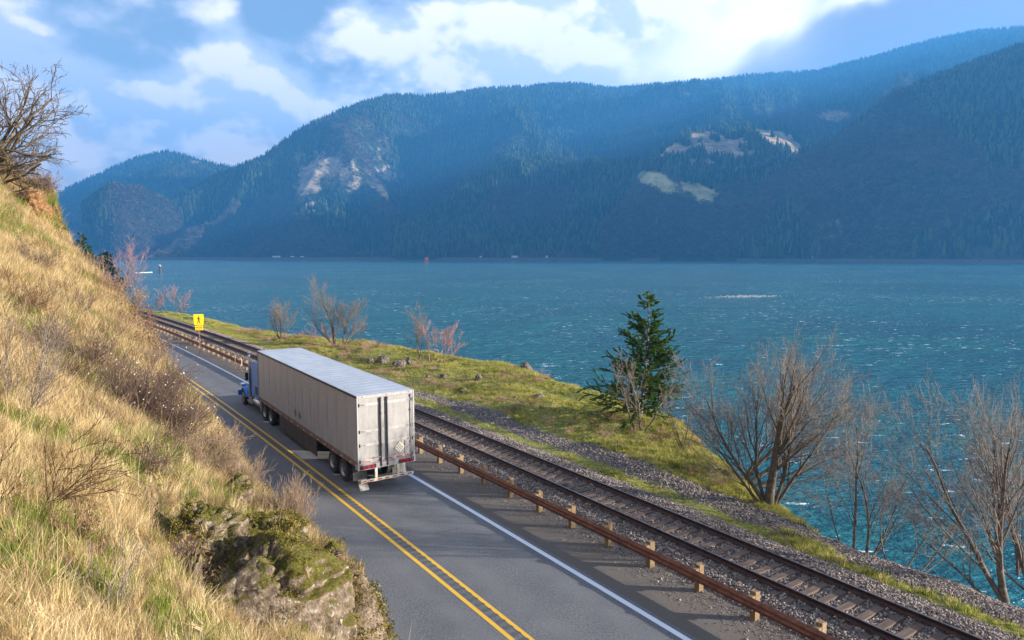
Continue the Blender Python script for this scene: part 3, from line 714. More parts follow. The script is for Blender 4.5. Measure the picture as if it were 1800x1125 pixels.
# ------------------------------------------------------------------ scatter: one countless mass = one object
def scatter(name, P, rot, scl, idx, protos, label=None, kind='stuff', parent=None):
    P = np.asarray(P, np.float32); n = len(P)
    me = bpy.data.meshes.new(name); me.vertices.add(n); me.vertices.foreach_set('co', P.ravel())
    a = me.attributes.new('rot', 'FLOAT_VECTOR', 'POINT'); a.data.foreach_set('vector', np.asarray(rot, np.float32).ravel())
    scl = np.asarray(scl, np.float32)
    if scl.ndim == 1: scl = np.repeat(scl[:, None], 3, 1)
    a = me.attributes.new('scl', 'FLOAT_VECTOR', 'POINT'); a.data.foreach_set('vector', scl.ravel())
    a = me.attributes.new('pick', 'INT', 'POINT'); a.data.foreach_set('value', np.asarray(idx, np.int32))
    col = bpy.data.collections.new(name+'_kinds')
    for i, pm in enumerate(protos):
        col.objects.link(bpy.data.objects.new('%s_kind_%02d' % (name, i), pm))
    ob = link(name, me, parent); ob['kind'] = kind
    if label: ob['label'] = label
    ng = bpy.data.node_groups.new(name+'_scatter', 'GeometryNodeTree')
    ng.interface.new_socket('Geometry', in_out='INPUT', socket_type='NodeSocketGeometry')
    ng.interface.new_socket('Geometry', in_out='OUTPUT', socket_type='NodeSocketGeometry')
    N = ng.nodes; L = ng.links
    gi = N.new('NodeGroupInput'); go = N.new('NodeGroupOutput'); m2p = N.new('GeometryNodeMeshToPoints'); ip = N.new('GeometryNodeInstanceOnPoints')
    ci = N.new('GeometryNodeCollectionInfo'); ci.inputs['Collection'].default_value = col; ci.inputs['Separate Children'].default_value = True; ci.inputs['Reset Children'].default_value = True
    L.new(gi.outputs[0], m2p.inputs['Mesh']); L.new(m2p.outputs[0], ip.inputs['Points']); L.new(ci.outputs[0], ip.inputs['Instance'])
    ip.inputs['Pick Instance'].default_value = True
    def named(nm, typ):
        x = N.new('GeometryNodeInputNamedAttribute'); x.data_type = typ; x.inputs['Name'].default_value = nm; return x.outputs['Attribute']
    L.new(named('pick', 'INT'), ip.inputs['Instance Index'])
    e2r = N.new('FunctionNodeEulerToRotation'); L.new(named('rot', 'FLOAT_VECTOR'), e2r.inputs[0]); L.new(e2r.outputs[0], ip.inputs['Rotation'])
    L.new(named('scl', 'FLOAT_VECTOR'), ip.inputs['Scale']); L.new(ip.outputs[0], go.inputs[0])
    md = ob.modifiers.new('scatter', 'NODES'); md.node_group = ng
    return ob

# ------------------------------------------------------------------ forest on the mountains
def conifer_far(seed):
    r = np.random.RandomState(seed); V = []; F = []
    layers = 7
    for k in range(layers):
        z0 = .06+k/layers*.86; z1 = z0+.26; rad = (.20*(1-k/layers)+.035)*r.uniform(.8, 1.2); n = 6; b = len(V); t0 = r.rand()*6
        V.append((r.uniform(-.01, .01), r.uniform(-.01, .01), min(z1, 1.0)))
        for i in range(n):
            t = t0+2*pi*i/n; q = rad*r.uniform(.65, 1.25); V.append((q*cos(t), q*sin(t), z0+r.uniform(-.02, .03)))
        for i in range(n): F.append((b, b+1+i, b+1+(i+1) % n))
    me = fast_mesh('conifer_far', V, [F]); return me
def round_far(seed):
    r = np.random.RandomState(seed); V = []; F = []
    for k in range(26):
        c = r.normal(0, .2, 3)*(1, 1, 1)+(0, 0, .55); b = len(V)
        for j in range(3): V.append(tuple(c+r.normal(0, .12, 3)))
        F.append((b, b+1, b+2))
    return fast_mesh('round_far', V, [F])
def foliage_mat(name, stops, trans=.3, wscale=.002):
    m, nt, out = new_mat(name)
    r = nt.node('ShaderNodeObjectInfo').outputs['Random']; pos = gpos(nt)
    n_ = nt.noise(pos, wscale, 4, .6)
    f = nt.math('ADD', nt.math('MULTIPLY', r, .55), nt.math('MULTIPLY', n_, .45))
    col = nt.ramp(f, stops)
    d = nt.node('ShaderNodeBsdfDiffuse', ins={'Color': col}); t = nt.node('ShaderNodeBsdfTranslucent', ins={'Color': col})
    mx = nt.node('ShaderNodeMixShader', ins={0: trans}); nt.l.new(d.outputs[0], mx.inputs[1]); nt.l.new(t.outputs[0], mx.inputs[2]); nt.l.new(mx.outputs[0], out.inputs[0])
    return m
M_far1 = foliage_mat('distant_conifer_foliage', [(.25, (.008, .018, .009)), (.45, (.022, .040, .018)), (.56, (.05, .075, .030)), (.72, (.10, .125, .05))], .1)
M_far2 = foliage_mat('distant_bare_wood', [(.2, (.06, .04, .035)), (.5, (.10, .075, .06)), (.8, (.15, .12, .08))], .1)
protos = [conifer_far(i) for i in range(4)]+[round_far(i) for i in range(2)]
for p in protos[:4]: p.materials.append(M_far1)
for p in protos[4:]: p.materials.append(M_far2)
# low woods along the far shore
r = np.random.RandomState(77); n = 5200
pxs = r.uniform(200, 1800, n); dd = np.interp(pxs, [150, 300, 750, 1200, 1500, 1800], [2230, 2120, 2010, 1620, 1340, 1130])-r.uniform(-60, 12, n)
shore = np.stack([(pxs-900)/FPX*dd, dd, np.full(n, -3.0), r.uniform(5, 14, n), (r.rand(n) > .5)*1.0], 1)
keep = fbm(pxs/14, pxs*0, 5, 3) > .45
TREES.append(shore[keep])
T = np.concatenate(TREES); r = np.random.RandomState(9)
idx = np.where(T[:, 4] > .5, 4+r.randint(0, 2, len(T)), r.randint(0, 4, len(T)))
scl = np.stack([T[:, 3]*r.uniform(.8, 1.3, len(T)), T[:, 3]*r.uniform(.8, 1.3, len(T)), T[:, 3]], 1)
rot = np.stack([0*T[:, 0], 0*T[:, 0], r.uniform(0, 6.28, len(T))], 1)
scatter('distant_forest', T[:, :3], rot, scl, idx, protos, 'far-off forest covering the mountains')

# ------------------------------------------------------------------ far shore: embankment, buildings, vehicles, trees, pylon
M_emb = simple('embankment_riprap', (.10, .085, .075), (.05, .042, .038), .3, .9, world=True)
M_bld = simple('white_building_paint', (.8, .8, .78), (.7, .7, .68), .1, .7, world=True); M_roof = simple('grey_building_roof', (.35, .36, .38), scale=.1, rough=.6)
M_win = simple('dark_window', (.03, .035, .04), scale=1, rough=.2)
ex_ = np.linspace(180, 1810, 120); ed = np.interp(ex_, [150, 300, 750, 1200, 1500, 1800], [2200, 2090, 1985, 1600, 1325, 1115])
prof = [(-14, -7), (-6, 2.2), (0, 2.5), (6, 2.5), (8, 0), (60, 0)]
V = []
for x, d in zip(ex_, ed):
    for (q, z) in prof: V.append(((x-900)/FPX*(d+q), d+q, z+WATER_Z*0-1.0))
o = link('far_embankment', fast_mesh('far_embankment', V, grid_faces(len(ex_), len(prof))[:, ::-1]), None, [M_emb]); tag(o, 'low rail embankment along the far shore', kind='structure')
def far_building(px, w_, h_, lab, cat='building', dep=8):
    d = float(np.interp(px, ex_, ed))+2; x = (px-900)/FPX*d; e = empty('lineside_building' if cat == 'building' else 'distant_truck', (x, d, 1.5), 0)
    tag(e, lab, cat)
    if cat == 'building':
        MB().box(-w_/2, w_/2, 0, dep, 0, h_).build('wall', M_bld, e); MB().prism([(-.5, h_+.01), (dep+.5, h_+.01), (dep/2, h_+1.6)], -w_/2-.4, w_/2+.4, 'x').build('roof', M_roof, e)
        for k in range(3): MB().box(-w_/3+k*w_/3-.7, -w_/3+k*w_/3+.7, -.04, .02, h_*.35, h_*.7).build('window', M_win, e)
    else:
        MB().box(-w_/2, w_/2-2.6, 0, 2.5, 1.0, h_).build('cargo_box', M_bld, e)
        MB().box(w_/2-2.3, w_/2, .05, 2.45, .7, h_*.75, .2).build('cab', M_roof, e)
        for k in (-w_/2+1.5, w_/2-1.2): MB().cyl((k, .5), .5, -.02, .3, 'y', 10).build('wheel', M_win, e)
far_building(905, 17, 4.2, 'largest white building on the far shore, near the middle of the river line')
far_building(845, 6, 3.5, 'small white shed on the far shore just left of the largest white building')
far_building(961, 6, 4.0, 'small white shed on the far shore just right of the largest white building')
far_building(487, 22, 3.4, 'long low white building on the far shore below the main ridge foot')
far_building(1430, 9, 3.2, 'pale low building on the far shore below the dark right ridge')
far_building(516, 12, 3.6, 'pale box truck driving on the far shore beside the long low building', 'truck')
far_building(533, 12, 3.6, 'white box truck driving on the far shore, second past the long low building', 'truck')
M_pyl = simple('red_white_pylon', (.55, .16, .12), (.5, .35, .32), .3, .5, world=True)
d = 1960; P0 = np.array([(1160-900)/FPX*d, d, 0.]); zt_ = CAMH+ray(1160, 303)[2]/ray(1160, 303)[1]*d; zb_ = CAMH+ray(1160, 330)[2]/ray(1160, 330)[1]*d
e = empty('power_pylon', (P0[0], d-15, zb_)); tag(e, 'red lattice power pylon standing on the bare meadow across the river', 'pylon')
hh = zt_-zb_; pb = MB()
for sx in (-4.5, 4.5):
    pb.tube([(sx, 0, 0), (sx, 0, hh)], .7, 4)
pb.build('leg', M_pyl, e); pb = MB()
for z in (.35, .65, .95): pb.tube([(-8 if z > .6 else -4.5, 0, hh*z), (8 if z > .6 else 4.5, 0, hh*z)], .55, 4)
for a, b in ((0, .35), (.35, .65)): pb.tube([(-4.5, 0, hh*a), (4.5, 0, hh*b)], .4, 4); pb.tube([(4.5, 0, hh*a), (-4.5, 0, hh*b)], .4, 4)
pb.build('crossarm', M_pyl, e)
M_fartree = foliage_mat('shore_conifer_foliage', [(.2, (.04, .05, .015)), (.8, (.13, .13, .04))], .2)
M_bark = simple('grey_brown_bark', (.23, .18, .13), (.10, .08, .06), 8, .9, bump=.5, bscale=30, world=True)
def jag_conifer(seed, mat):
    r = np.random.RandomState(seed); V = []; F = []
    for k in range(240):
        t = r.rand()**.8; z = .1+t*.9; rad = (1-t)*.24+.02; a = r.rand()*6.28; q = rad*r.uniform(.2, 1.1); c = np.array((q*cos(a), q*sin(a), z))
        b = len(V); 
        for j in range(3): V.append(tuple(c+r.normal(0, .022, 3)+np.array((cos(a), sin(a), -.4))*.03*j))
        F.append((b, b+1, b+2))
    me = fast_mesh('crown', V, [F]); me.materials.append(mat); return me
cj = [jag_conifer(i, M_fartree) for i in range(3)]; rng = random.Random(4)
tkb = MB(); tkb.cyl((0, 0), .02, 0, .9, 'z', 6, .004); tko = tkb.build('trunk', M_bark); tkm = tko.data; bpy.data.objects.remove(tko)
for i, (px, hpx) in enumerate([(1649, 6), (1660, 7), (1668, 5), (1694, 14), (1703, 12), (1722, 15), (1728, 10), (1742, 11), (1748, 17), (1757, 19), (1767, 15), (1774, 17), (1791, 15), (1797, 12)]):
    d = float(np.interp(px, ex_, ed))+6; h_ = hpx*d/FPX*1.05
    t = empty('shore_conifer', ((px-900)/FPX*d, d, 1.0), rng.uniform(0, 6)); t.scale = (h_*1.1, h_*1.1, h_); tag(t, ['first and shortest', 'second', 'third', 'fourth', 'fifth', 'sixth', 'seventh', 'eighth', 'ninth', 'tenth and tallest', 'eleventh', 'twelfth', 'thirteenth', 'last'][i]+' conifer from the left in the row on the far embankment', 'tree', 'conifers on the far embankment')
    link('crown', cj[i % 3], t); link('trunk', tkm, t)

# ------------------------------------------------------------------ river markers
M_pile = simple('tarred_pile', (.10, .08, .065), (.05, .04, .035), 1.5, .8, world=True); M_orange = simple('orange_daymark', (.85, .16, .06), (.75, .12, .05), 1, .5)
M_pale = simple('pale_marker_board', (.7, .72, .62), scale=1, rough=.6)
P = Pz(282, 480, WATER_Z); e = empty('pile_marker', P); tag(e, 'dark timber pile cluster with pale cap standing in the river', 'river marker')
b = MB()
for k in range(7): a = k*.9; b.cyl((.62*cos(a)*(k > 0), .62*sin(a)*(k > 0)), .36, -2, 5.4+.2*(k % 3), 'z', 10)
b.build('pile', M_pile, e); MB().cyl((0, 0), .9, 5.5, 5.9, 'z', 12).build('cap', M_pale, e)
MB().box(-.7, .7, -.7, -.6, 5.9, 7.0).build('daymark_board', M_pale, e); MB().cyl((0, 0), .16, 5.9, 7.5, 'z', 8).build('lantern', M_pile, e)
P = Pz(750, 462, WATER_Z); e = empty('channel_buoy', P); tag(e, 'bright orange channel buoy far out on the river', 'buoy')
b = MB(); b.ring((0, 0), [(-1, 0.1), (-1, 3.4), (2.0, 3.6), (2.4, 3.0), (2.4, .1)], 'z', 20); b.build('hull', M_orange, e)
b = MB()
for a in range(4): t = a*pi/2+.7; b.tube([(2.6*cos(t), 2.6*sin(t), 2.2), (1.9*cos(t), 1.9*sin(t), 9.4)], .3, 5)
b.build('tower', M_orange, e); MB().box(-3.0, 3.0, -2.4, 2.4, 4.4, 9.2, .2).build('daymark', M_orange, e); MB().cyl((0, 0), .5, 9.2, 10.8, 'z', 8).build('lantern', M_pale, e)
b = MB(); A = Pz(238, 480, WATER_Z); B2 = Pz(268, 479, WATER_Z); b.tube([A+np.array((0, 0, .2)), B2+np.array((0, 0, .25))], .28, 8)
o = b.build('log_boom', M_pale); tag(o, 'pale floating log lying by the left shore beside the pile marker', 'log')
# shoal of pale stones breaking the surface
M_foamrock = simple('pale_shoal_stone', (.62, .6, .58), (.3, .28, .27), 2, .8, world=True)
def stone_mesh(seed, n=1, amp=.3, flat=.7):
    import bmesh
    bm = bmesh.new(); bmesh.ops.create_icosphere(bm, subdivisions=n, radius=1); r = random.Random(seed)
    for v in bm.verts: v.co *= 1+r.uniform(-amp, amp); v.co.z *= flat
    me = bpy.data.meshes.new('stone'); bm.to_mesh(me); bm.free(); return me
r = np.random.RandomState(31); c = Pz(1310, 521, WATER_Z); n = 420
q = r.normal(0, 1, (n, 2))*(5.2, 3.6); q[:, 0] += q[:, 1]*1.0
P = np.stack([c[0]+q[:, 0], c[1]+q[:, 1], np.full(n, WATER_Z+.02)], 1)
sm = [stone_mesh(i) for i in range(3)]
for s_ in sm: s_.materials.append(M_foamrock)
scatter('shoal_stones', P, r.uniform(0, 6, (n, 3)), r.uniform(.06, .2, n), r.randint(0, 3, n), sm, 'patch of pale stones breaking the river surface')

# ------------------------------------------------------------------ the lorry: blue tractor with a long pale trailer
TX, TY, TYAW = -6.3755, 27.723, .5912
truck = empty('semi_truck', (TX, TY, 0), TYAW); tag(truck, 'blue semi truck pulling a long dirty white box trailer along the road', 'semi truck')
def dirty(name, c1, c2, scale, rough, metal=0.0, streak=True, spec=.5):
    m, nt, out = new_mat(name); pos = opos(nt)
    mp = nt.node('ShaderNodeMapping', ins={'Vector': pos, 'Scale': (4, 4, .5) if streak else (1, .35, 1)}).outputs[0]
    f = nt.noise(mp, scale, 6, .7); g = nt.noise(pos, scale*3, 4, .7)
    col = nt.ramp(nt.math('ADD', nt.math('MULTIPLY', f, .7), nt.math('MULTIPLY', g, .3)), [(.3, c2), (.62, c1)])
    principled(nt, out, col, rough, metal, nt.bump(g, .08, .01), spec); return m
M_side = dirty('trailer_side_metal', (.45, .44, .435), (.31, .30, .295), 1.0, .45, .25)
M_rooft = dirty('trailer_roof_sheet', (.56, .58, .60), (.36, .38, .41), .5, .38, .2, False)
M_door = dirty('trailer_door_panel', (.36, .345, .32), (.24, .225, .205), 1.2, .5, .1)
M_frame = dirty('trailer_frame_paint', (.46, .44, .41), (.24, .21, .19), 2, .5)
M_steel = simple('galvanised_bar', (.42, .44, .46), (.24, .25, .27), 4, .4, .7)
M_dark = simple('dark_bar_steel', (.07, .075, .085), (.03, .033, .04), 4, .5, .5)
M_sill = simple('rusty_side_sill', (.26, .20, .17), (.13, .085, .07), 2.5, .7, .2)
M_red = simple('red_reflective_tape', (.50, .025, .02), (.35, .02, .02), 8, .35); M_tapew = simple('white_reflective_tape', (.75, .73, .68), scale=8, rough=.4)
M_lamp = simple('tail_lamp_red', (.45, .01, .03), (.25, .008, .02), 20, .15); M_tyre = simple('tyre_rubber', (.025, .025, .026), (.045, .042, .04), 9, .85, bump=.3)
M_rim = simple('alloy_wheel', (.55, .55, .56), (.34, .33, .32), 12, .35, .7); M_blue = simple('blue_cab_paint', (.015, .20, .68), (.012, .16, .58), 2, .35, .0, **{'Coat Weight': .25})
M_chrome = simple('chrome_trim', (.78, .78, .80), (.6, .6, .62), 6, .12, 1.0); M_glass = simple('cab_glass', (.01, .013, .016), (.01, .012, .015), 2, .05)
M_rub = simple('black_rubber_flap', (.05, .05, .055), (.09, .085, .08), 4, .75); M_pale2 = simple('pale_mud_flap', (.36, .34, .30), (.2, .18, .16), 4, .7)
M_chas = simple('chassis_black', (.03, .03, .032), (.06, .052, .045), 4, .7, .2); M_skirt = dirty('dark_side_skirt', (.075, .068, .065), (.035, .032, .03), 1.5, .55)
M_plac = simple('placard_cream', (.75, .70, .52), (.6, .55, .4), 9, .5); M_plgrey = simple('placard_grey', (.14, .14, .13), (.2, .2, .18), 9, .6)
TW, TL, TH = 2.59, 16.15, 4.11
b = MB(); b.box(.045, TW-.045, .05, TL-.03, 1.14, TH-.03); b.build('trailer_body', M_side, truck)
# side panels with fine horizontal corrugation, each riveted to the next
NP = 13; pw = TL/NP
def side_panel_mesh():
    b = MB(); z0, z1 = 1.30, 4.02; n = 24; prof = []
    for k in range(n):
        z = z0+(z1-z0)*k/n; h = (z1-z0)/n
        prof += [(0.0, z), (0.0, z+h*.62), (.016, z+h*.72), (.016, z+h*.9)]
    prof.append((0.0, z1))
    vs = [(x, y, z) for y in (.006, pw-.006) for x, z in prof]; m = len(prof)
    b.add(vs, [(i, i+1, m+i+1, m+i) for i in range(m-1)])
    for y in (.0, pw-.028):
        b.box(-.007, .004, y+.001, y+.027, z0, z1)          # riveted seam strip
    o = b.build('side_panel', M_side); me = o.data; bpy.data.objects.remove(o); return me
pm = side_panel_mesh()
for i in range(NP):
    for sd in (0, 1):
        o = bpy.data.objects.new('side_panel', pm); COL.objects.link(o); o.parent = truck
        o.location = (.03, i*pw, 0) if sd == 0 else (TW-.03, (i+1)*pw, 0)
        if sd: o.rotation_euler = (0, 0, pi)
b = MB(); b.box(.0, TW, .0, TL, TH-.02, TH, .008)
for k in range(26): y = .3+k*.615; b.box(.06, TW-.06, y, y+.02, TH, TH+.004)
b.build('roof', M_rooft, truck)
b = MB(); b.box(-.004, .05, .0, TL, 4.0, TH-.022, .006); b.build('top_rail', M_dark, truck); b = MB(); b.box(TW-.05, TW+.004, .0, TL, 4.0, TH-.022, .006); b.build('top_rail', M_frame, truck)
for x0, x1 in ((-.006, .06), (TW-.06, TW+.006)):
    b = MB(); b.box(x0, x1, 0, TL, 1.08, 1.31, .006); rl = b.build('side_sill', M_sill, truck)
    xo = x0-.003 if x0 < 1 else x1+.003
    for k in range(15):
        y = .5+k*1.06
        for a, bb, mm in ((0, .28, M_red), (.29, .44, M_tapew)):
            MB().box(min(xo, xo+.002), max(xo, xo+.002), y+a, y+bb, 1.13, 1.18).build('reflective_tape', mm, rl)
# front wall + nose corner posts
b = MB(); b.box(0, TW, TL-.03, TL, 1.1, TH-.022, .01); b.build('front_wall', M_frame, truck)
# rear frame, doors
b = MB(); b.box(0, .075, -.02, .06, 1.2, TH-.022, .008); b.box(TW-.075, TW, -.02, .06, 1.2, TH-.022, .008); b.box(.077, TW-.077, -.018, .06, 3.98, TH-.024, .008)
rf = b.build('rear_frame', M_frame, truck)
for k in (.2, .25, 1.27, 1.33, TW-.3, TW-.24): MB().box(k, k+.03, -.026, -.019, 4.03, 4.06).build('clearance_light', M_lamp, rf)
def door(x0, x1, hx, outer):
    b = MB(); b.box(x0, x1, -.012, .045, 1.235, 3.975, .006); d = b.build('rear_door', M_door, truck)
    for z in (1.34, 2.02, 2.60, 3.72):
        MB().box(x0+.03, x1-.03, -.020, -.013, z-.055, z+.055, .003).build('door_band', M_frame, d)
        a = hx; MB().box(min(a, a+outer*.24), max(a, a+outer*.24), -.034, -.021, z-.035, z+.035, .004).build('hinge', M_steel, d)
        MB().cyl((a-outer*.0, -.03), .022, z-.07, z+.07, 'z', 8).build('hinge_pin', M_dark, d)
    return d
dl = door(.078, 1.225, .10, 1); dr = door(1.231, TW-.078, TW-.10, -1)
def rod(x, m, par, r=.024):
    b = MB(); b.cyl((x, -.062), r, 1.02, 3.97, 'z', 8); rd = b.build('locking_rod', m, par)
    b = MB()
    for z in (1.1, 1.9, 2.62, 3.3, 3.9): b.box(x-.045, x+.045, -.08, -.021, z-.03, z+.03, .004)
    b.build('rod_bracket', m, par)
rod(1.02, M_dark, dl, .034); rod(1.31, M_dark, dr, .034); rod(TW-.16, M_steel, dr, .018)
b = MB(); b.box(.7, 1.02, -.085, -.065, 1.42, 1.46, .004); b.box(1.31, 1.66, -.085, -.065, 1.42, 1.46, .004); b.build('latch_handle', M_steel, dr)
for x0, x1 in ((.2, .55), (.85, 1.0), (1.36, 1.55), (1.72, 1.98), (2.12, 2.4)): MB().box(x0, x1, -.0245, -.0215, 1.285, 1.325).build('reflective_tape', M_red, dl if x1 < 1.2 else dr)
# hazard placard holder with rows of dark spots
def diamond(cx, cz, s, y, m, par, name):
    b = MB(); P = [(cx, cz-s), (cx+s*.92, cz), (cx, cz+s), (cx-s*.92, cz)]
    b.add([(p[0], y, p[1]) for p in P]+[(p[0], y+.008, p[1]) for p in P], [(0, 1, 2, 3), (4, 5, 6, 7), (0, 1, 5, 4), (1, 2, 6, 5), (2, 3, 7, 6), (3, 0, 4, 7)]); return b.build(name, m, par)
pd = diamond(1.88, 1.70, .25, -.034, M_plac, dr, 'placard')
b = MB()
for i in (-1, 0, 1):
    for j in (-1, 0, 1):
        x = 1.88+(i-j)*.062; z = 1.70+(i+j)*.068; s_ = .033; b.add([(x-s_, -.0365, z), (x, -.0365, z-s_), (x+s_, -.0365, z), (x, -.0365, z+s_)], [(0, 1, 2, 3)])
b.build('placard_spots', M_plgrey, dr)
b = MB(); b.box(2.13, 2.16, -.04, -.021, 1.35, 2.0, .003); b.box(2.10, 2.3, -.05, -.03, 1.69, 1.74, .004); b.build('inspection_hatch_bar', M_frame, dr)
for L_, nm in ((8.72, 0), (7.98, 1)):
    b = MB(); s_ = .24; P = [(L_-s_, 1.73), (L_, 1.73-s_), (L_+s_, 1.73), (L_, 1.73+s_)]
    b.add([(.018, p[0], p[1]) for p in P]+[(.027, p[0], p[1]) for p in P], [(0, 1, 2, 3), (4, 5, 6, 7), (0, 1, 5, 4), (1, 2, 6, 5), (2, 3, 7, 6), (3, 0, 4, 7)]); b.build('side_placard', M_plgrey, truck)
# rear sill with lamps, bumper guard
b = MB(); b.box(-.01, TW+.01, -.05, .25, .97, 1.225, .01); b.build('rear_sill', M_frame, truck)
b = MB(); b.box(.04, TW-.04, -.056, -.051, 1.19, 1.205); b.build('sill_edge', M_dark, truck)
for grp in (.06, TW-.79):
    bx = MB().box(grp, grp+.73, -.062, -.051, 1.0, 1.17, .004).build('lamp_box', M_dark, truck)
    for k in range(3): MB().box(grp+.10+k*.21, grp+.235+k*.21, -.082, -.0625, 1.02, 1.15, .012).build('tail_light', M_lamp, bx)
b = MB()
for x in (.80, 1.80): b.prism([(-.04, .97), (.10, .97), (.05, .50), (-.04, .50)], x-.05, x+.05, 'x')
b.build('guard_strut', M_plac, truck)
b = MB(); b.box(.10, TW-.10, -.10, -.042, .44, .56, .008); gb = b.build('underride_guard', M_plac, truck)
for k in range(7): x = .13+k*.345; MB().box(x, x+.19, -.1035, -.1015, .475, .53).build('reflective_tape', M_red, gb)
# wheels
def wheel(L_, side, dual=True, r=.505, wd=.27, name='wheel', steer=False):
    xo = .06 if side == 0 else TW-.06; sg = 1 if side == 0 else -1
    e = MB(); w_ = wd
    x0 = xo; x1 = xo+sg*w_
    prof = [(x0+sg*.03, .29), (x0, .36), (x0, .44), (x0+sg*.04, r), (x1-sg*.04, r), (x1, .44), (x1, .36), (x1-sg*.03, .29)]
    e.ring((L_, r), prof, 'x', 28)
    for k in range(0, 28):  # tread blocks
        a = 2*pi*k/28
    if dual:
        d = sg*(w_+.06); e.ring((L_, r), [(a+d, q) for a, q in prof], 'x', 24)
    wobj = e.build(name, M_tyre, truck, True)
    rr = MB(); xi = x0+sg*(.10 if dual else .02)
    rr.ring((L_, r), [(x0+sg*.015, .295), (x0+sg*.015, .275), (xi+sg*.02, .24), (xi, .17), (xi-sg*.02, .0), (xi+sg*.05, .0), (xi+sg*.06, .295)], 'x', 24)
    rr.cyl((L_, r), .10, min(xi-sg*.09, xi), max(xi-sg*.09, xi), 'x', 12)
    rm = rr.build('rim', M_rim, wobj, True)
    hb = MB()
    for k in range(10):
        a = 2*pi*k/10; hb.cyl((L_+.145*cos(a), r+.145*sin(a)), .016, min(xi-sg*.035, xi+sg*.01), max(xi-sg*.035, xi+sg*.01), 'x', 6)
    for k in range(8):
        a = 2*pi*(k+.5)/8; hb.cyl((L_+.215*cos(a), r+.215*sin(a)), .028, min(xi+sg*.006, xi+sg*.03), max(xi+sg*.006, xi+sg*.03), 'x', 8)
    hb.build('wheel_nut', M_dark, wobj)
    return wobj
for L_ in (1.95, 3.35, 13.85, 15.2):
    for sd in (0, 1): wheel(L_, sd)
for sd in (0, 1): wheel(20.62, sd, False, .51, .28)
b = MB()
for L_ in (1.95, 3.35, 13.85, 15.2, 20.62): b.cyl((L_, .5), .08, .5, TW-.5, 'x', 10)
b.build('axle', M_chas, truck)
b = MB(); b.box(.75, .87, .5, 5.4, .72, 1.05); b.box(TW-.87, TW-.75, .5, 5.4, .72, 1.05)
for k in range(24): b.box(.08, TW-.08, .6+k*.62, .66+k*.62, 1.0, 1.10)
b.box(.9, 1.7, 2.3, 3.0, .55, .8); b.build('trailer_slider_frame', M_chas, truck)
for x0, mm in ((.08, M_rub), (TW-.70, M_pale2)):
    b = MB(); b.prism([(.82, .98), (.84, .98), (.80, .30), (.78, .30)], x0, x0+.62, 'x'); b.build('mud_flap', mm, truck)
b = MB(); b.prism([(.10, .55), (.115, .55), (-.14, .14), (-.155, .14)], .03, .42, 'x'); b.build('mud_flap', M_pale2, truck)
for sd, x in ((0, .05), (1, TW-.075)):
    for k in range(6):
        y = 5.45+k*1.07; b = MB(); b.box(x, x+.025, y, y+1.06, .22, 1.07, .004)
        b.box(x-.006 if sd == 0 else x+.026, x-.001 if sd == 0 else x+.031, y+.02, y+.05, .24, 1.05); b.build('side_skirt_panel', M_skirt, truck)
for x in (.45, TW-.57):
    b = MB(); b.box(x, x+.12, 12.25, 12.37, .30, 1.1, .01); b.box(x-.06, x+.18, 12.19, 12.43, .26, .30, .006); b.build('landing_leg', M_chas, truck)
b = MB(); b.tube([(.51, 12.31, .5), (1.29, 12.5, 1.05)], .03, 6); b.tube([(TW-.51, 12.31, .5), (1.29, 12.5, 1.05)], .03, 6); b.tube([(.51, 12.31, .62), (TW-.51, 12.31, .62)], .035, 6); b.build('landing_brace', M_chas, truck)
# tractor
b = MB(); b.box(.86, .96, 12.9, 21.6, .62, .92); b.box(TW-.96, TW-.86, 12.9, 21.6, .62, .92); b.box(.96, TW-.96, 14.3, 14.7, .6, .86); b.box(.7, TW-.7, 14.0, 15.1, .94, 1.06, .02); b.build('tractor_frame', M_chas, truck)
b = MB(); b.prism([(16.52, 1.02), (18.32, 1.02), (18.36, 2.55), (18.20, 3.08), (17.6, 3.24), (16.60, 3.26), (16.52, 3.18)], .09, TW-.09, 'x')
sl = b.build('sleeper', M_blue, truck)
b = MB()
for x in (.084, TW-.087):
    b.box(x, x+.003, 16.6, 16.62, 1.1, 3.1); b.box(x, x+.003, 18.2, 18.22, 1.1, 2.6); b.box(x-.002, x+.005, 16.75, 17.35, 1.25, 1.75, .002)
b.build('sleeper_seam', M_dark, sl); MB().box(.35, TW-.35, 16.505, 16.518, 1.2, 3.05, .004).build('sleeper_back_panel', M_blue, sl)
for y in (16.9, 17.5): MB().box(.9, 1.3, y, y+.25, 3.262, 3.33, .02).build('roof_vent', M_frame, sl)
b = MB(); b.prism([(18.38, .95), (19.72, .95), (19.85, 1.55), (19.62, 1.80), (19.25, 2.62), (18.9, 2.74), (18.38, 2.72)], .30, TW-.30, 'x'); cb = b.build('cab', M_blue, truck)
for x in (.292, TW-.296):
    b = MB(); vs = [(x, 18.62, 1.80), (x, 19.50, 1.80), (x, 19.22, 2.40), (x, 18.62, 2.42)]
    b.add(vs+[(v[0]+.004, v[1], v[2]) for v in vs], [(0, 1, 2, 3), (4, 5, 6, 7), (0, 1, 5, 4), (1, 2, 6, 5), (2, 3, 7, 6), (3, 0, 4, 7)]); b.build('side_window', M_glass, cb)
    MB().box(x-.02, x+.006, 18.7, 18.86, 1.58, 1.62, .004).build('door_handle', M_chrome, cb)
    MB().box(x-.001, x+.005, 18.52, 18.535, 1.05, 2.6).build('door_seam', M_dark, cb)
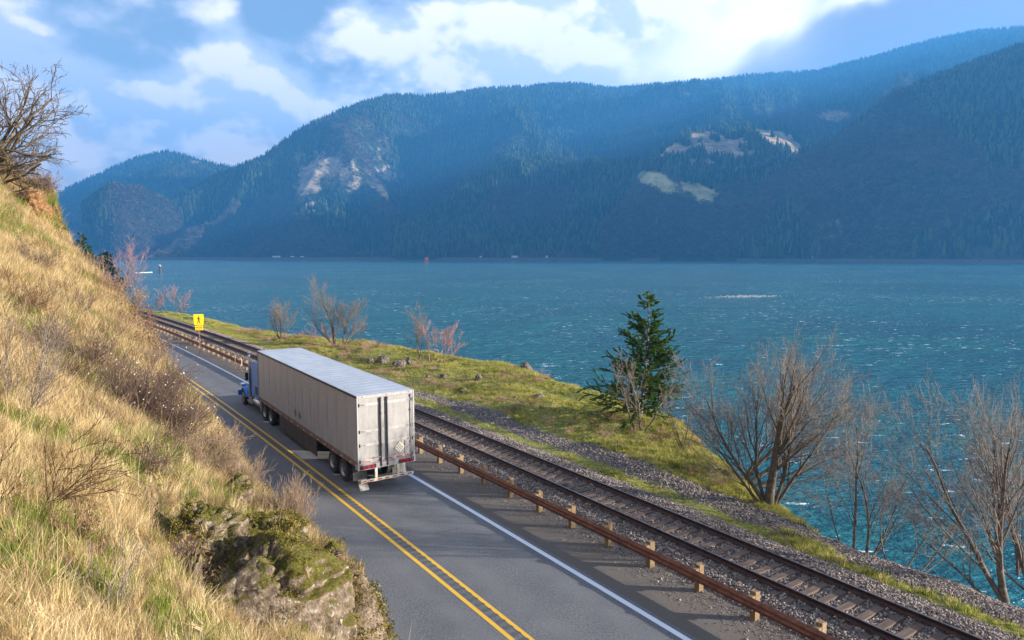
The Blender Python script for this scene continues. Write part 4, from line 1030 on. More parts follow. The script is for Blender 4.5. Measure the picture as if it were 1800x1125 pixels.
for x0, x1 in ((.38, 1.27), (1.32, TW-.38)):
    b = MB(); a = [(19.655, 1.84), (19.30, 2.55)]; b.add([(x0, 19.662, 1.83), (x1, 19.662, 1.83), (x1, 19.315, 2.55), (x0, 19.315, 2.55), (x0, 19.60, 1.80), (x1, 19.60, 1.80), (x1, 19.25, 2.52), (x0, 19.25, 2.52)], [(0, 1, 2, 3), (0, 4, 5, 1), (1, 5, 6, 2), (2, 6, 7, 3), (3, 7, 4, 0)]); b.build('windscreen', M_glass, cb)
b = MB(); b.prism([(19.26, 2.60), (19.66, 2.52), (19.67, 2.545), (19.26, 2.66)], .34, TW-.34, 'x'); b.build('sun_visor', M_blue, cb)
for k in range(5): MB().cyl((.5+k*.4, 19.1), .045, 2.72, 2.79, 'z', 10, .02).build('roof_light', M_plac, cb)
b = MB()     # long tapering hood
def hood_sec(y, hw, z0, z1):
    c = TW/2; return [(c-hw, y, z0), (c-hw, y, z1-.16), (c-hw+.10, y, z1-.03), (c-hw*.45, y, z1), (c+hw*.45, y, z1), (c+hw-.10, y, z1-.03), (c+hw, y, z1-.16), (c+hw, y, z0)]
secs = [hood_sec(19.7, .80, .95, 1.80), hood_sec(20.6, .66, .85, 1.70), hood_sec(21.6, .54, .70, 1.60), hood_sec(21.95, .53, .62, 1.52)]
vs = [v for s_ in secs for v in s_]; fs = []
for i in range(3):
    for k in range(7): fs.append((i*8+k, i*8+k+1, i*8+9+k, i*8+8+k))
fs.append(tuple(range(24, 32))); fs.append(tuple(range(7, -1, -1))); b.add(vs, fs); hd = b.build('hood', M_blue, truck, True)
MB().box(TW/2-.48, TW/2+.48, 21.955, 22.0, .68, 1.46, .02).build('grille', M_chrome, hd)
for k in range(11): MB().box(TW/2-.42+k*.08, TW/2-.405+k*.08, 22.002, 22.012, .72, 1.42).build('grille_bar', M_dark, hd)
for sg, x in ((1, .10), (-1, TW-.10)):
    b = MB()     # swept front fender arching over the steer tyre
    n = 14; vs = []
    for i in range(n+1):
        a = radians(-8)+radians(178)*i/n; rr_ = .60; y = 20.62+rr_*cos(a)*1.12; z = .50+rr_*sin(a)*1.03
        for x_, q in ((x-sg*.03, 0), (x+sg*.10, .055), (x+sg*.62, .075), (x+sg*.62, .0), (x+sg*.0, -.03)): vs.append((x_, 20.62+(rr_+q)*cos(a)*1.12, .50+(rr_+q)*sin(a)*1.03))
    fs = [(i*5+k, i*5+(k+1) % 5, i*5+5+(k+1) % 5, i*5+5+k) for i in range(n) for k in range(5)]+[(0, 1, 2, 3, 4), tuple(n*5+k for k in (4, 3, 2, 1, 0))]
    b.add(vs, fs); b.build('front_fender', M_blue, truck, True)
    MB().box(min(x+sg*.08, x+sg*.38), max(x+sg*.08, x+sg*.38), 21.45, 21.85, 1.0, 1.25, .04).build('headlight', M_chrome, truck)
    b = MB(); yy = 18.62; xs = x-sg*.02
    b.cyl((xs, yy), .085, .85, 2.75, 'z', 12); b.build('exhaust_shield', M_chrome, truck, True)
    b = MB(); b.cyl((xs, yy), .078, 2.75, 3.56, 'z', 12); b.tube([(xs, yy, 3.54), (xs, yy-.03, 3.64), (xs-.0, yy-.12, 3.74)], [.078, .08, .084], 12); b.build('exhaust_stack', M_chrome, truck, True)
    b = MB(); b.cyl((x+sg*.33, .62), .29, 16.7, 18.25, 'y', 20); b.build('fuel_tank', M_chrome, truck, True)
    for y in (16.95, 17.9): MB().ring((x+sg*.33, .62), [(y, .292), (y+.06, .292), (y+.06, .30), (y, .30)], 'y', 20).build('tank_strap', M_steel, truck)
    b = MB(); b.box(min(x, x+sg*.42), max(x, x+sg*.42), 18.32, 19.62, .42, .50, .01); b.box(min(x+sg*.05, x+sg*.42), max(x+sg*.05, x+sg*.42), 18.5, 19.45, .50, .88, .02); b.build('cab_step', M_steel, truck)
    b = MB(); b.ring((14.55, .5), [(min(x-sg*.02, x+sg*.55), .70), (max(x-sg*.02, x+sg*.55), .70), (max(x-sg*.02, x+sg*.55), .715), (min(x-sg*.02, x+sg*.55), .715)], 'x', 8, radians(20), radians(60)); b.build('quarter_fender', M_chrome, truck)
    b = MB(); b.prism([(16.05, .98), (16.5, .98), (16.35, .45), (15.98, .36)], min(x, x+sg*.5), max(x, x+sg*.5), 'x'); b.build('quarter_fender', M_steel, truck)
    b = MB(); xm = x-sg*.10; b.box(min(xm, xm+sg*.20), max(xm, xm+sg*.20), 19.50, 19.58, 1.78, 2.28, .02); mr = b.build('mirror', M_dark, truck)
    b = MB(); b.tube([(x+sg*.22, 19.3, 2.38), (xm+sg*.1, 19.54, 2.34), (xm+sg*.1, 19.54, 1.72), (x+sg*.22, 19.3, 1.66)], .014, 6); b.build('mirror_arm', M_chrome, mr)
    b = MB(); b.cyl((x+sg*.26, 19.74), .11, 1.3, 1.78, 'z', 14); b.build('air_cleaner', M_chrome, truck, True)
b = MB(); b.box(.05, TW-.05, 22.02, 22.14, .38, .78, .03); b.build('front_bumper', M_chrome, truck)
b = MB()
for k in range(3):
    pts = []
    for i in range(12): t = i/11; pts.append((1.05+.22*k, 16.48-.42*t*0-.30*t, 1.95-.5*sin(pi*t)-.35*t))
    b.tube(pts, .022, 6)
b.build('air_hose', M_red, truck)
b = MB(); b.cyl((.28, 18.9), .008, 2.6, 3.9, 'z', 5); b.build('antenna', M_dark, truck)

# ------------------------------------------------------------------ pedestrian warning sign and roadside posts
M_sign = simple('yellow_sign_sheeting', (.95, .66, .01), (.85, .58, .01), 2, .35); M_black = simple('black_sign_ink', (.02, .02, .02), scale=5, rough=.5); M_signpost = simple('brown_sign_post', (.30, .14, .10), (.18, .09, .07), 4, .6)
P = Pz(352, 622, 0); e = empty('warning_sign', (P[0], P[1], 0), math.atan2(-P[0], P[1])*.75); tag(e, 'yellow pedestrian warning sign with a smaller yellow plaque on a brown post', 'road sign')
MB().box(-.04, .04, -.04, .04, -.2, 3.95).build('post', M_signpost, e)
b = MB(); b.prism([(-.46, 3.98), (.46, 3.98), (.46, 3.40), (.40, 2.90), (-.40, 2.90), (-.46, 3.40)], -.055, -.042, 'y'); sg_ = b.build('sign_panel', M_sign, e)
b = MB(); f_ = lambda pts: b.add([(x, -.059, z) for x, z in pts], [tuple(range(len(pts)))])
n = 14; f_([(.0+.055*cos(2*pi*i/n), 3.73+.06*sin(2*pi*i/n)) for i in range(n)])
f_([(-.07, 3.65), (.05, 3.66), (.06, 3.38), (-.05, 3.38)]); f_([(-.05, 3.39), (.02, 3.39), (-.10, 3.06), (-.16, 3.08)]); f_([(0, 3.39), (.06, 3.39), (.13, 3.07), (.06, 3.06)]); f_([(-.07, 3.64), (-.16, 3.48), (-.12, 3.46), (-.04, 3.58)]); f_([(.04, 3.63), (.16, 3.50), (.14, 3.46), (.03, 3.57)]); f_([(-.16, 3.09), (-.10, 3.06), (-.06, 3.04), (-.16, 3.04)]); f_([(.06, 3.06), (.13, 3.07), (.18, 3.03), (.06, 3.03)])
b.build('walking_figure', M_black, sg_)
b = MB(); b.box(-.36, .36, -.055, -.042, 2.38, 2.83, .004); sp = b.build('plaque', M_sign, e)
b = MB()
for zz, xs in ((2.68, (-.26, -.13, .0, .13, .24)), (2.50, (-.24, -.09, .06, .2))):
    for x in xs: b.box(x-.045, x+.045, -.060, -.057, zz-.045, zz+.045)
b.build('plaque_lettering', M_black, sp)
M_delin = simple('white_delineator', (.75, .72, .62), (.6, .5, .4), 3, .6)
P = Pz(345, 604, .0); e = empty('marker_post', (P[0], P[1], 0)); tag(e, 'short white marker post just left of the yellow warning sign', 'marker post'); MB().box(-.09, .09, -.05, .05, -.3, .75, .02).build('post', M_delin, e); MB().box(-.06, .06, -.056, -.051, .5, .68).build('reflector', M_tapew, e)
P = Pz(425, 655, .0); e = empty('marker_post', (P[0], P[1], 0)); tag(e, 'slim brown and white marker post just beyond the blue cab', 'marker post'); MB().box(-.045, .045, -.03, .03, -.3, 1.15, .01).build('post', M_delin, e); MB().box(-.04, .04, -.036, -.031, .75, 1.1).build('reflector', M_signpost, e)
P = Pz(413, 636, .6); e = empty('marker_post', (P[0], P[1], .0)); tag(e, 'thin grey stake beyond the cab exhaust close to the near rail', 'marker post'); MB().box(-.03, .03, -.03, .03, -.1, 1.4, .01).build('post', M_post, e)
# far-left lineside details

# ------------------------------------------------------------------ small plants: blades, tufts, twigs
def blades(seed, n, h, spread, width, lean=.5, segs=3, curl=.5, up=.0):
    r = np.random.RandomState(seed); V = []; F3 = []; F4 = []
    a = r.rand(n)*6.283; rad = spread*np.sqrt(r.rand(n)); hh = h*r.uniform(.45, 1.15, n); ln = lean*r.uniform(.2, 1.2, n); la = a+r.normal(0, .8, n)+up
    for i in range(n):
        bx, by = rad[i]*cos(a[i]), rad[i]*sin(a[i]); dx, dy = cos(la[i]), sin(la[i]); wx, wy = -dy*width*.5, dx*width*.5
        b = len(V)
        for k in range(segs):
            t = k/segs; o = ln[i]*hh[i]*(t**(1+curl)); z = hh[i]*t*(1-.25*ln[i]*t)-.03; q = 1-.55*t
            V += [(bx+dx*o-wx*q, by+dy*o-wy*q, z), (bx+dx*o+wx*q, by+dy*o+wy*q, z)]
        o = ln[i]*hh[i]; V.append((bx+dx*o, by+dy*o, hh[i]*(1-.25*ln[i])-.03))
        for k in range(segs-1): F4.append((b+2*k, b+2*k+1, b+2*k+3, b+2*k+2))
        F3.append((b+2*segs-2, b+2*segs-1, b+2*segs))
    return fast_mesh('tuft', V, [np.array(F4), np.array(F3)] if F4 else [np.array(F3)])
def leaflets(seed, n, rad, h, size):
    r = np.random.RandomState(seed); V = []; F = []
    for i in range(n):
        a = r.rand()*6.28; q = rad*math.sqrt(r.rand()); c = np.array((q*cos(a), q*sin(a), h*r.rand()*(1-(q/rad)**2*.6)))
        d = r.normal(0, 1, 3); d /= np.linalg.norm(d); e = np.cross(d, r.normal(0, 1, 3)); e /= np.linalg.norm(e); s_ = size*r.uniform(.5, 1.3)
        b = len(V); V += [tuple(c-d*s_), tuple(c+e*s_*.5), tuple(c+d*s_), tuple(c-e*s_*.5)]; F.append((b, b+1, b+2, b+3))
    return fast_mesh('leaf_clump', V, [F])
# ---- vectorised branching: returns list of (pts (M,n,3), radii (M,n))
def nrm(v): return v/np.maximum(np.linalg.norm(v, axis=-1, keepdims=True), 1e-9)
def grow(r, P0, D0, L0, R0, levels):
    out = []; P0 = np.atleast_2d(np.array(P0, float)); D0 = nrm(np.atleast_2d(np.array(D0, float))); L0 = np.atleast_1d(np.array(L0, float)); R0 = np.atleast_1d(np.array(R0, float))
    for lv in levels:
        n = lv['n']; M = len(P0); pts = np.zeros((M, n, 3)); p = P0.copy(); d = D0.copy(); pts[:, 0] = p; dirs = np.zeros((M, n, 3)); dirs[:, 0] = d
        for i in range(1, n):
            d = nrm(d+r.normal(0, lv.get('wig', .12), (M, 3))+np.array([*(lv.get('wind', (0, 0))), lv.get('up', .08)])); p = p+d*(L0/(n-1))[:, None]; pts[:, i] = p; dirs[:, i] = d
        t = np.linspace(0, 1, n)[None]; rad = R0[:, None]*(1-t*(1-lv.get('taper', .35))); out.append((pts, rad))
        k = lv.get('k', 0)
        if not k: break
        a_, b_ = lv.get('t', (.25, 1.0)); tt_ = a_+(b_-a_)*((np.arange(k)[None]+r.rand(M, k))/k)
        cnt = np.clip(L0/np.median(L0), .3, 1.5); keep = r.rand(M, k) < np.clip(cnt[:, None], 0, 1)
        mi, ki = np.where(keep); t_ = tt_[mi, ki]*(n-1); i0 = np.minimum(t_.astype(int), n-2); f = (t_-i0)[:, None]
        P = pts[mi, i0]*(1-f)+pts[mi, i0+1]*f; D = dirs[mi, i0+1]
        q = nrm(np.cross(D, r.normal(0, 1, D.shape))); an = r.uniform(*lv['ang'], len(mi))[:, None]
        D1 = nrm(np.cos(an)*D+np.sin(an)*q); lo, hi = lv['len']; L1 = L0[mi]*r.uniform(lo, hi, len(mi))*(1-.45*tt_[mi, ki])
        rr_ = rad[mi, i0]*(1-f[:, 0])+rad[mi, i0+1]*f[:, 0]; R1 = np.maximum(rr_*lv.get('rf', .6), lv.get('rmin', .003))
        P0, D0, L0, R0 = P, D1, L1, R1
    return out
def tubes_mesh(name, groups, sides=(6, 4, 3, 3, 3)):
    Vs = []; Fs = []; base = 0
    for gi, (pts, rad) in enumerate(groups):
        M, n, _ = pts.shape; k = sides[min(gi, len(sides)-1)]
        d = np.zeros_like(pts); d[:, 1:-1] = pts[:, 2:]-pts[:, :-2]; d[:, 0] = pts[:, 1]-pts[:, 0]; d[:, -1] = pts[:, -1]-pts[:, -2]; d = nrm(d)
        ref = np.where(np.abs(d[..., 2:3]) < .9, np.array([0, 0, 1.]), np.array([1., 0, 0])); a = nrm(np.cross(d, ref)); b = np.cross(d, a)
        t = np.arange(k)*2*pi/k
        ring = pts[:, :, None]+rad[:, :, None, None]*(a[:, :, None]*np.cos(t)[None, None, :, None]+b[:, :, None]*np.sin(t)[None, None, :, None])
        Vs.append(ring.reshape(-1, 3))
        m = np.arange(M)[:, None, None]*(n*k); i = np.arange(n-1)[None, :, None]*k; j = np.arange(k)[None, None]; j2 = (j+1) % k
        F = np.stack([m+i+j, m+i+j2, m+i+k+j2, m+i+k+j], -1).reshape(-1, 4)+base; Fs.append(F); base += M*n*k
    return fast_mesh(name, np.concatenate(Vs), [np.concatenate(Fs)], True)
NTRI = [0]
def bare_tree(name, label, cat, base, stems, levels, seed, mat, split=2, group=None, sides=(7, 5, 3, 3, 3), twig_mat=None, crown='twigs'):
    """stems: list of (dx,dy, dir, length, radius) relative to base"""
    r = np.random.RandomState(seed); base = np.array(base, float)
    g = grow(r, [(s_[0], s_[1], -.25) for s_ in stems], [s_[2] for s_ in stems], [s_[3] for s_ in stems], [s_[4] for s_ in stems], levels)
    e = empty(name, base); tag(e, label, cat, group)
    a = tubes_mesh('trunk', g[:split], sides[:split]); b = tubes_mesh('crown', g[split:], sides[split:])
    link('trunk', a, e, [mat]); link(crown, b, e, [twig_mat or mat]); NTRI[0] += len(a.polygons)*2+len(b.polygons)*2
    return e, g

# ---- materials for plants
M_dry = foliage_mat('dry_straw_grass', [(.22, (.16, .105, .05)), (.42, (.44, .31, .14)), (.58, (.68, .51, .26)), (.8, (.82, .68, .40))], .35, 1.2)
M_grn = foliage_mat('fresh_green_grass', [(.25, (.06, .11, .012)), (.5, (.17, .24, .03)), (.78, (.36, .38, .08))], .4, 1.0)
M_weed = foliage_mat('dead_brown_weed', [(.25, (.09, .05, .03)), (.5, (.22, .13, .08)), (.75, (.40, .27, .17))], .2, 1.5)
M_moss = foliage_mat('moss_cushion', [(.25, (.06, .06, .015)), (.5, (.17, .145, .03)), (.75, (.34, .27, .07))], .2, 2.5)
M_bankg = foliage_mat('bank_turf', [(.25, (.10, .13, .02)), (.42, (.30, .33, .045)), (.56, (.50, .45, .11)), (.75, (.62, .50, .22))], .4, .35)
M_twig = simple('grey_twig_bark', (.27, .215, .165), (.13, .10, .078), 6, .85, world=True); M_twigred = simple('red_brown_twig', (.26, .15, .11), (.16, .10, .075), 7, .8, world=True)
M_twigtan = simple('tan_twig_bark', (.38, .27, .17), (.20, .135, .085), 7, .8, world=True); M_twigdark = simple('dark_brown_twig', (.16, .10, .075), (.085, .055, .042), 7, .8, world=True)
M_twigpink = simple('rosy_twig_bark', (.46, .25, .22), (.33, .18, .15), 5, .85, world=True); M_barkd = simple('dark_mossy_bark', (.16, .12, .07), (.06, .045, .03), 6, .95, bump=.6, bscale=40, world=True)
M_willow = simple('pale_willow_bark', (.19, .155, .115), (.06, .048, .036), 5, .9, bump=.4, bscale=40, world=True)
M_seed = simple('pale_seed_head', (.78, .70, .62), (.55, .42, .36), 40, .9, world=True); M_leafbr = foliage_mat('withered_leaf', [(.3, (.13, .07, .04)), (.7, (.36, .23, .14))], .3, 2)

# ---- grass covering the hillside
def hill_points(n, seed, smin, smax, omin, omax, dens):
    r = np.random.RandomState(seed); s = smin+(smax-smin)*r.rand(n)**1.6; o = r.uniform(omin, omax, n); x, y = XY(s, o); d = np.hypot(x, y)
    k = (r.rand(n) < dens(s, o, d)*np.clip(1-1.2*rock_zone(s, o), .03, 1)*(clefd(s, o) > .30)) & (d > 2.3); s, o = s[k], o[k]; x, y = XY(s, o); z = hill_z(s, o)
    P = np.stack([x, y, z], 1); px, py, kk = proj(P); v = (kk > 0) & (px > -260) & (px < 1100) & (py < 1500)
    return P[v], s[v], o[v], np.hypot(P[v, 0], P[v, 1])
def green_w(x, y): return fbm(x*.9, y*.9, 61, 4)
def tilt(n, r, away):      # tufts lean downhill, towards the road
    a = PHI0; return np.stack([r.normal(0, .30, n)-.25*away*np.sin(a), r.normal(0, .30, n)+.30*away*np.cos(a), r.uniform(0, 6.28, n)], 1)
tufts = [blades(i, 26, .34, .09, .006, .75, 3) for i in range(4)]
for t_ in tufts: t_.materials.append(M_dry)
P, s, o, d = hill_points(150000, 1, 0, 46, -9, 3.4, lambda s, o, d: np.clip(np.where(d < 10, 1.0, .75), 0, 1)*np.where(o < off_e(s)+.3, 1, .0))
r = np.random.RandomState(2); gw = green_w(P[:, 0], P[:, 1]); keep = ((gw < .60) | (r.rand(len(P)) < .35)) & (fbm(P[:, 0]*1.6, P[:, 1]*1.6, 131, 3) > .30+.08*r.rand(len(P))); och = np.hypot((s-39)/4.0, (o-.1)/1.0) < 1
keep &= ~och | (r.rand(len(P)) < .12)
P1, d1 = P[keep], d[keep]; n = len(P1); sc1 = np.clip(.40+d1*.032, .45, 1.4)*r.uniform(.55, 1.15, n)*(.6+.8*fbm(P1[:, 0]*.5, P1[:, 1]*.5, 88, 3))
scatter('dry_grass', P1, tilt(n, r, 1), sc1, r.randint(0, 4, n), tufts, 'pale dry grass covering the hillside')
gt = [blades(20+i, 24, .26, .08, .008, .6, 3) for i in range(3)]
for t_ in gt: t_.materials.append(M_grn)
P, s, o, d = hill_points(70000, 5, 0, 46, -9, 3.3, lambda s, o, d: np.clip((green_w(*XY(s, o))-.50)*8, .06, 1)*.85*np.where(o < off_e(s)+.3, 1, .0)*.9)
n = len(P); r = np.random.RandomState(6)
scatter('green_grass', P, tilt(n, r, .6), np.clip(.45+d*.035, .5, 1.5)*r.uniform(.55, 1.1, n), r.randint(0, 3, n), gt, 'green grass growing among the dry grass on the hillside')
# long bent seed stalks
st = [blades(40+i, 5, .75, .10, .0045, .55, 4, .9) for i in range(3)]
for t_ in st: t_.materials.append(M_dry)
P, s, o, d = hill_points(16000, 15, 0, 44, -8, 3.0, lambda s, o, d: np.where(o < off_e(s), .7, 0)); n = len(P)
scatter('grass_stalks', P, tilt(n, r, .7), r.uniform(.5, 1.1, n)*np.clip(.5+d*.03, .5, 1.2), r.randint(0, 3, n), st, 'long bleached grass stalks standing out of the hillside grass')
# dead weeds and bramble tangle
def tangle(seed, n=26, h=.4, sp=.22, rad=.003, mat=None):
    r = np.random.RandomState(seed); a = r.rand(n)*6.28; q = sp*.4*r.rand(n)
    g = grow(r, np.stack([q*np.cos(a), q*np.sin(a), 0*a-.04], 1), np.stack([np.cos(a)*.7, np.sin(a)*.7, 1+0*a], 1), h*r.uniform(.5, 1.1, n), np.full(n, rad), [dict(n=4, wig=.25, up=.05, k=3, ang=(.4, .9), len=(.3, .6), rf=.8, rmin=rad*.6, t=(.3, 1)), dict(n=3, wig=.2)])
    me = tubes_mesh('tangle', g, (3, 3)); me.materials.append(mat); return me
tg = [tangle(i, mat=M_weed) for i in range(3)]+[leaflets(i, 60, .2, .2, .022) for i in range(2)]
for t_ in tg[3:]: t_.materials.append(M_leafbr)
P, s, o, d = hill_points(60000, 25, 0, 48, -9, 4.6, lambda s, o, d: np.where(o > off_e(s)-.25, .75, np.clip((fbm(*[c*.7 for c in XY(s, o)], 71, 4)-.52)*5, 0, .6))*np.where(s > 5, 1, 0)); n = len(P)
scatter('dead_weeds', P, tilt(n, r, .8), r.uniform(.5, 1.1, n)*np.clip(.5+d*.012, .5, .85)*np.where(o > off_e(s)-.1, np.clip(1.1-d*.016, .45, 1), 1), np.where(r.rand(n) < .75, r.randint(0, 3, n), 3+r.randint(0, 2, n)), tg, 'brown dead weeds and withered leaves on the hillside')
# moss and low herbs on the rock cut
ms = [leaflets(50+i, 90, .16, .09, .018) for i in range(3)]
for t_ in ms: t_.materials.append(M_moss)
P, s, o, d = hill_points(30000, 35, 0, 46, 1.0, 4.6, lambda s, o, d: np.where(o > off_e(s)-.5, np.clip((fbm(*[c*1.3 for c in XY(s, o)], 73, 4)-.47)*6, 0, .9), 0)); n = len(P)
scatter('rock_moss', P, tilt(n, r, 1.4), r.uniform(.6, 1.4, n), r.randint(0, 3, n), ms, 'moss and low herbs on the rock cut')

# ---- rocks
def rock_mat(name, moss_col=(.12, .11, .02), moss=.5, pale=1.0, tint=(1, 1, 1)):
    m, nt, out = new_mat(name); pos = gpos(nt)
    a = nt.noise(pos, 1.6, 7, .7); b = nt.noise(pos, 9, 6, .75); c = nt.noise(pos, 30, 4, .8)
    rc = nt.ramp(b, [(.32, (.06*pale, .05*pale, .042*pale)), (.46, (.22*pale, .175*pale, .135*pale)), (.58, (.42*pale, .35*pale, .28*pale)), (.72, (.66*pale, .58*pale, .50*pale))])
    lich = nt.maprange(nt.noise(pos, 14, 3, .6), .60, .66); rc = nt.mix(nt.math('MULTIPLY', lich, .7), rc, (.55, .56, .48))
    rc = nt.mix(1.0, rc, tint, 'MULTIPLY')
    nz = nt.node('ShaderNodeSeparateXYZ', ins={0: nt.node('ShaderNodeNewGeometry').outputs['Normal']}).outputs[2]
    mc = nt.ramp(c, [(.3, tuple(x*.4 for x in moss_col)), (.55, moss_col), (.75, (.34, .30, .07))])
    mc = nt.mix(nt.maprange(nt.noise(pos, 4.5, 5, .7), .52, .62), mc, (.13, .085, .035))
    k = nt.maprange(nt.math('ADD', nt.math('MULTIPLY', nz, .45), a), 1.12-moss*.5, 1.20-moss*.5)
    col = nt.mix(k, rc, mc)
    principled(nt, out, col, .95, 0, nt.bump(nt.math('ADD', b, nt.math('MULTIPLY', c, .6)), 1.0, .05), .2); return m
M_rock = rock_mat('lichen_rock', moss=.80, pale=.66, tint=(1.0, .92, .80)); M_rockd = rock_mat('dark_basalt', moss=.45, pale=.45); M_rocko = rock_mat('ochre_rock', (.2, .12, .04), .35, .95, (.80, .50, .27))
def rock_mesh(seed, sub=5, amp=.35, sx=1, sy=1, sz=1, facet=.5):
    import bmesh
    bm = bmesh.new(); bmesh.ops.create_icosphere(bm, subdivisions=sub, radius=1); bm.verts.ensure_lookup_table()
    V = np.array([v.co[:] for v in bm.verts]); F = np.array([[v.index for v in f.verts] for f in bm.faces]); bm.free()
    r = np.random.RandomState(seed)
    for _ in range(int(16*facet)):        # broken planes
        nn = nrm(r.normal(0, 1, 3)); h = r.uniform(.62, .9); dd_ = V@nn; V = V-np.where(dd_ > h, dd_-h, 0)[:, None]*nn*.85
    def f3(P, s_, sd, o_=4): return (fbm(P[:, 0]*s_+P[:, 2]*s_*.7+50, P[:, 1]*s_-P[:, 2]*s_*.6+50, sd, o_)+fbm(P[:, 0]*s_*.8-P[:, 1]*s_*.5+90, P[:, 2]*s_+P[:, 1]*s_*.4+90, sd+9, o_))*.5-.5
    rd_ = 1+amp*(f3(V, 1.3, seed)*1.6+f3(V, 4.5, seed+3)*.8+f3(V, 12, seed+4, 3)*.55+f3(V, 28, seed+5, 2)*.28); V = V*rd_[:, None]
    for _ in range(int(20*facet)):        # sharp fracture faces
        nn = nrm(r.normal(0, 1, 3)); h = r.uniform(.62, .92)*np.percentile(V@nn, 99); dd_ = V@nn; V = V-np.where(dd_ > h, dd_-h, 0)[:, None]*nn*.72
    V = V*(1+.05*f3(V, 20, seed+6, 3))[:, None]
    crack = np.clip(.05-np.abs(f3(V, 2.4, seed+7, 3)), 0, 1)/.05; V = V*(1-.16*crack[:, None]*amp/.35)
    return fast_mesh('rock', V*np.array([sx, sy, sz]), [F], True)
def rock(name, label, P, size, seed, mat, rz=0.0, sub=5, amp=.35, cat='rock', tilt_=(0, 0)):
    o = link(name, rock_mesh(seed, sub, amp, *size), None, [mat]); o.location = P; o.rotation_euler = (tilt_[0], tilt_[1], rz); tag(o, label, cat); return o
RB = []
def near_rock(px, py, d, size, seed, label, mat=M_rock, rz=0.0, sub=5, amp=.35, tl=(0, 0)):
    o = rock('mossy_boulder', label, Pd(px, py, d), size, seed, mat, rz, sub, amp, 'boulder', tl); RB.append(o); return o
near_rock(462, 1068, 8.05, (1.12, 1.1, .82), 3, 'huge mossy boulder overhanging the road at the bottom of the picture', rz=.4, sub=6, amp=.42)
near_rock(360, 955, 8.75, (.52, .50, .46), 8, 'dark lichen spotted boulder beside the deep cleft, upper left of the huge one', M_rock, .9, 6, .45)
near_rock(470, 945, 9.3, (.62, .45, .34), 10, 'flat mossy rock shelf behind the huge boulder, below the spiky shrub', M_rock, .3, 6, .45)
near_rock(560, 1095, 7.9, (.52, .55, .62), 12, 'pale craggy rock at the lower right edge of the huge mossy boulder', M_rock, 0, 6, .5)
near_rock(318, 1075, 6.9, (.22, .50, .55), 15, 'narrow pale rock rib left of the dark cleft under the boulders', M_rock, .35, 5, .4, (0, .3))
near_rock(590, 962, 9.5, (.17, .15, .14), 18, 'small dark topped stone perched on the road side rim of the mossy boulder', M_rock, .2, 4, .4)
near_rock(408, 872, 11.2, (.34, .32, .36), 22, 'pale pink rock knob above the road behind the twiggy bush', M_rock, .5, 5, .4)
near_rock(372, 812, 12.9, (.26, .26, .3), 26, 'pale rock ledge half hidden by shrubs on the slope rim', M_rock, 1.2, 5, .4)
near_rock(325, 1000, 8.0, (.20, .28, .22), 28, 'small pale stone embedded at the upper lip of the dark cleft', M_rock, .2, 4, .4)
ochp = Pd(88, 385, 37.6); o = rock('ochre_crag', 'orange brown crag high on the slope below the bare oak', ochp-np.array([.7, .2, .6]), (1.2, 1.3, 1.7), 33, M_rocko, .4, 5, .45, 'crag')
o = rock('ochre_crag', 'smaller orange rock face above the first orange crag', Pd(58, 350, 38.5)-np.array([.3, 0, .4]), (.9, .9, .9), 35, M_rocko, 1.4, 5, .45, 'crag')
# moss cushions clothe the boulders
bpy.context.view_layer.update(); r = np.random.RandomState(91); MP = []; MN = []
for o in RB:
    me = o.data; n = len(me.vertices); V = np.zeros(n*3); me.vertices.foreach_get('co', V); V = V.reshape(-1, 3); Nn = np.zeros(n*3); me.vertices.foreach_get('normal', Nn); Nn = Nn.reshape(-1, 3)
    Mw = np.array(o.matrix_world); V = V@Mw[:3, :3].T+Mw[:3, 3]; Nn = nrm(Nn@Mw[:3, :3].T)
    w_ = np.clip((fbm(V[:, 0]*2.2+V[:, 2], V[:, 1]*2.2+V[:, 2], 93, 4)-.44)*5, 0, 1)*np.clip(Nn[:, 2]+.15, 0, 1)
    k = r.rand(n) < w_*.28; MP.append(V[k]); MN.append(Nn[k])
MP = np.concatenate(MP); MN = np.concatenate(MN); n = len(MP)
rot = np.stack([np.arctan2(-MN[:, 1], MN[:, 2]), np.arcsin(np.clip(MN[:, 0], -1, 1)), r.uniform(0, 6, n)], 1)
mk = [leaflets(60+i, 50, .07, .035, .011) for i in range(3)]
for t_ in mk: t_.materials.append(M_moss)
mkb = [blades(70+i, 16, .10, .05, .004, .5, 2) for i in range(2)]
for t_ in mkb: t_.materials.append(M_dry)
mk += mkb
scatter('boulder_moss', MP, rot, r.uniform(.6, 1.3, n), np.where(r.rand(n) < .8, r.randint(0, 3, n), 3+r.randint(0, 2, n)), mk, 'moss cushions and short dry grass on the boulders')

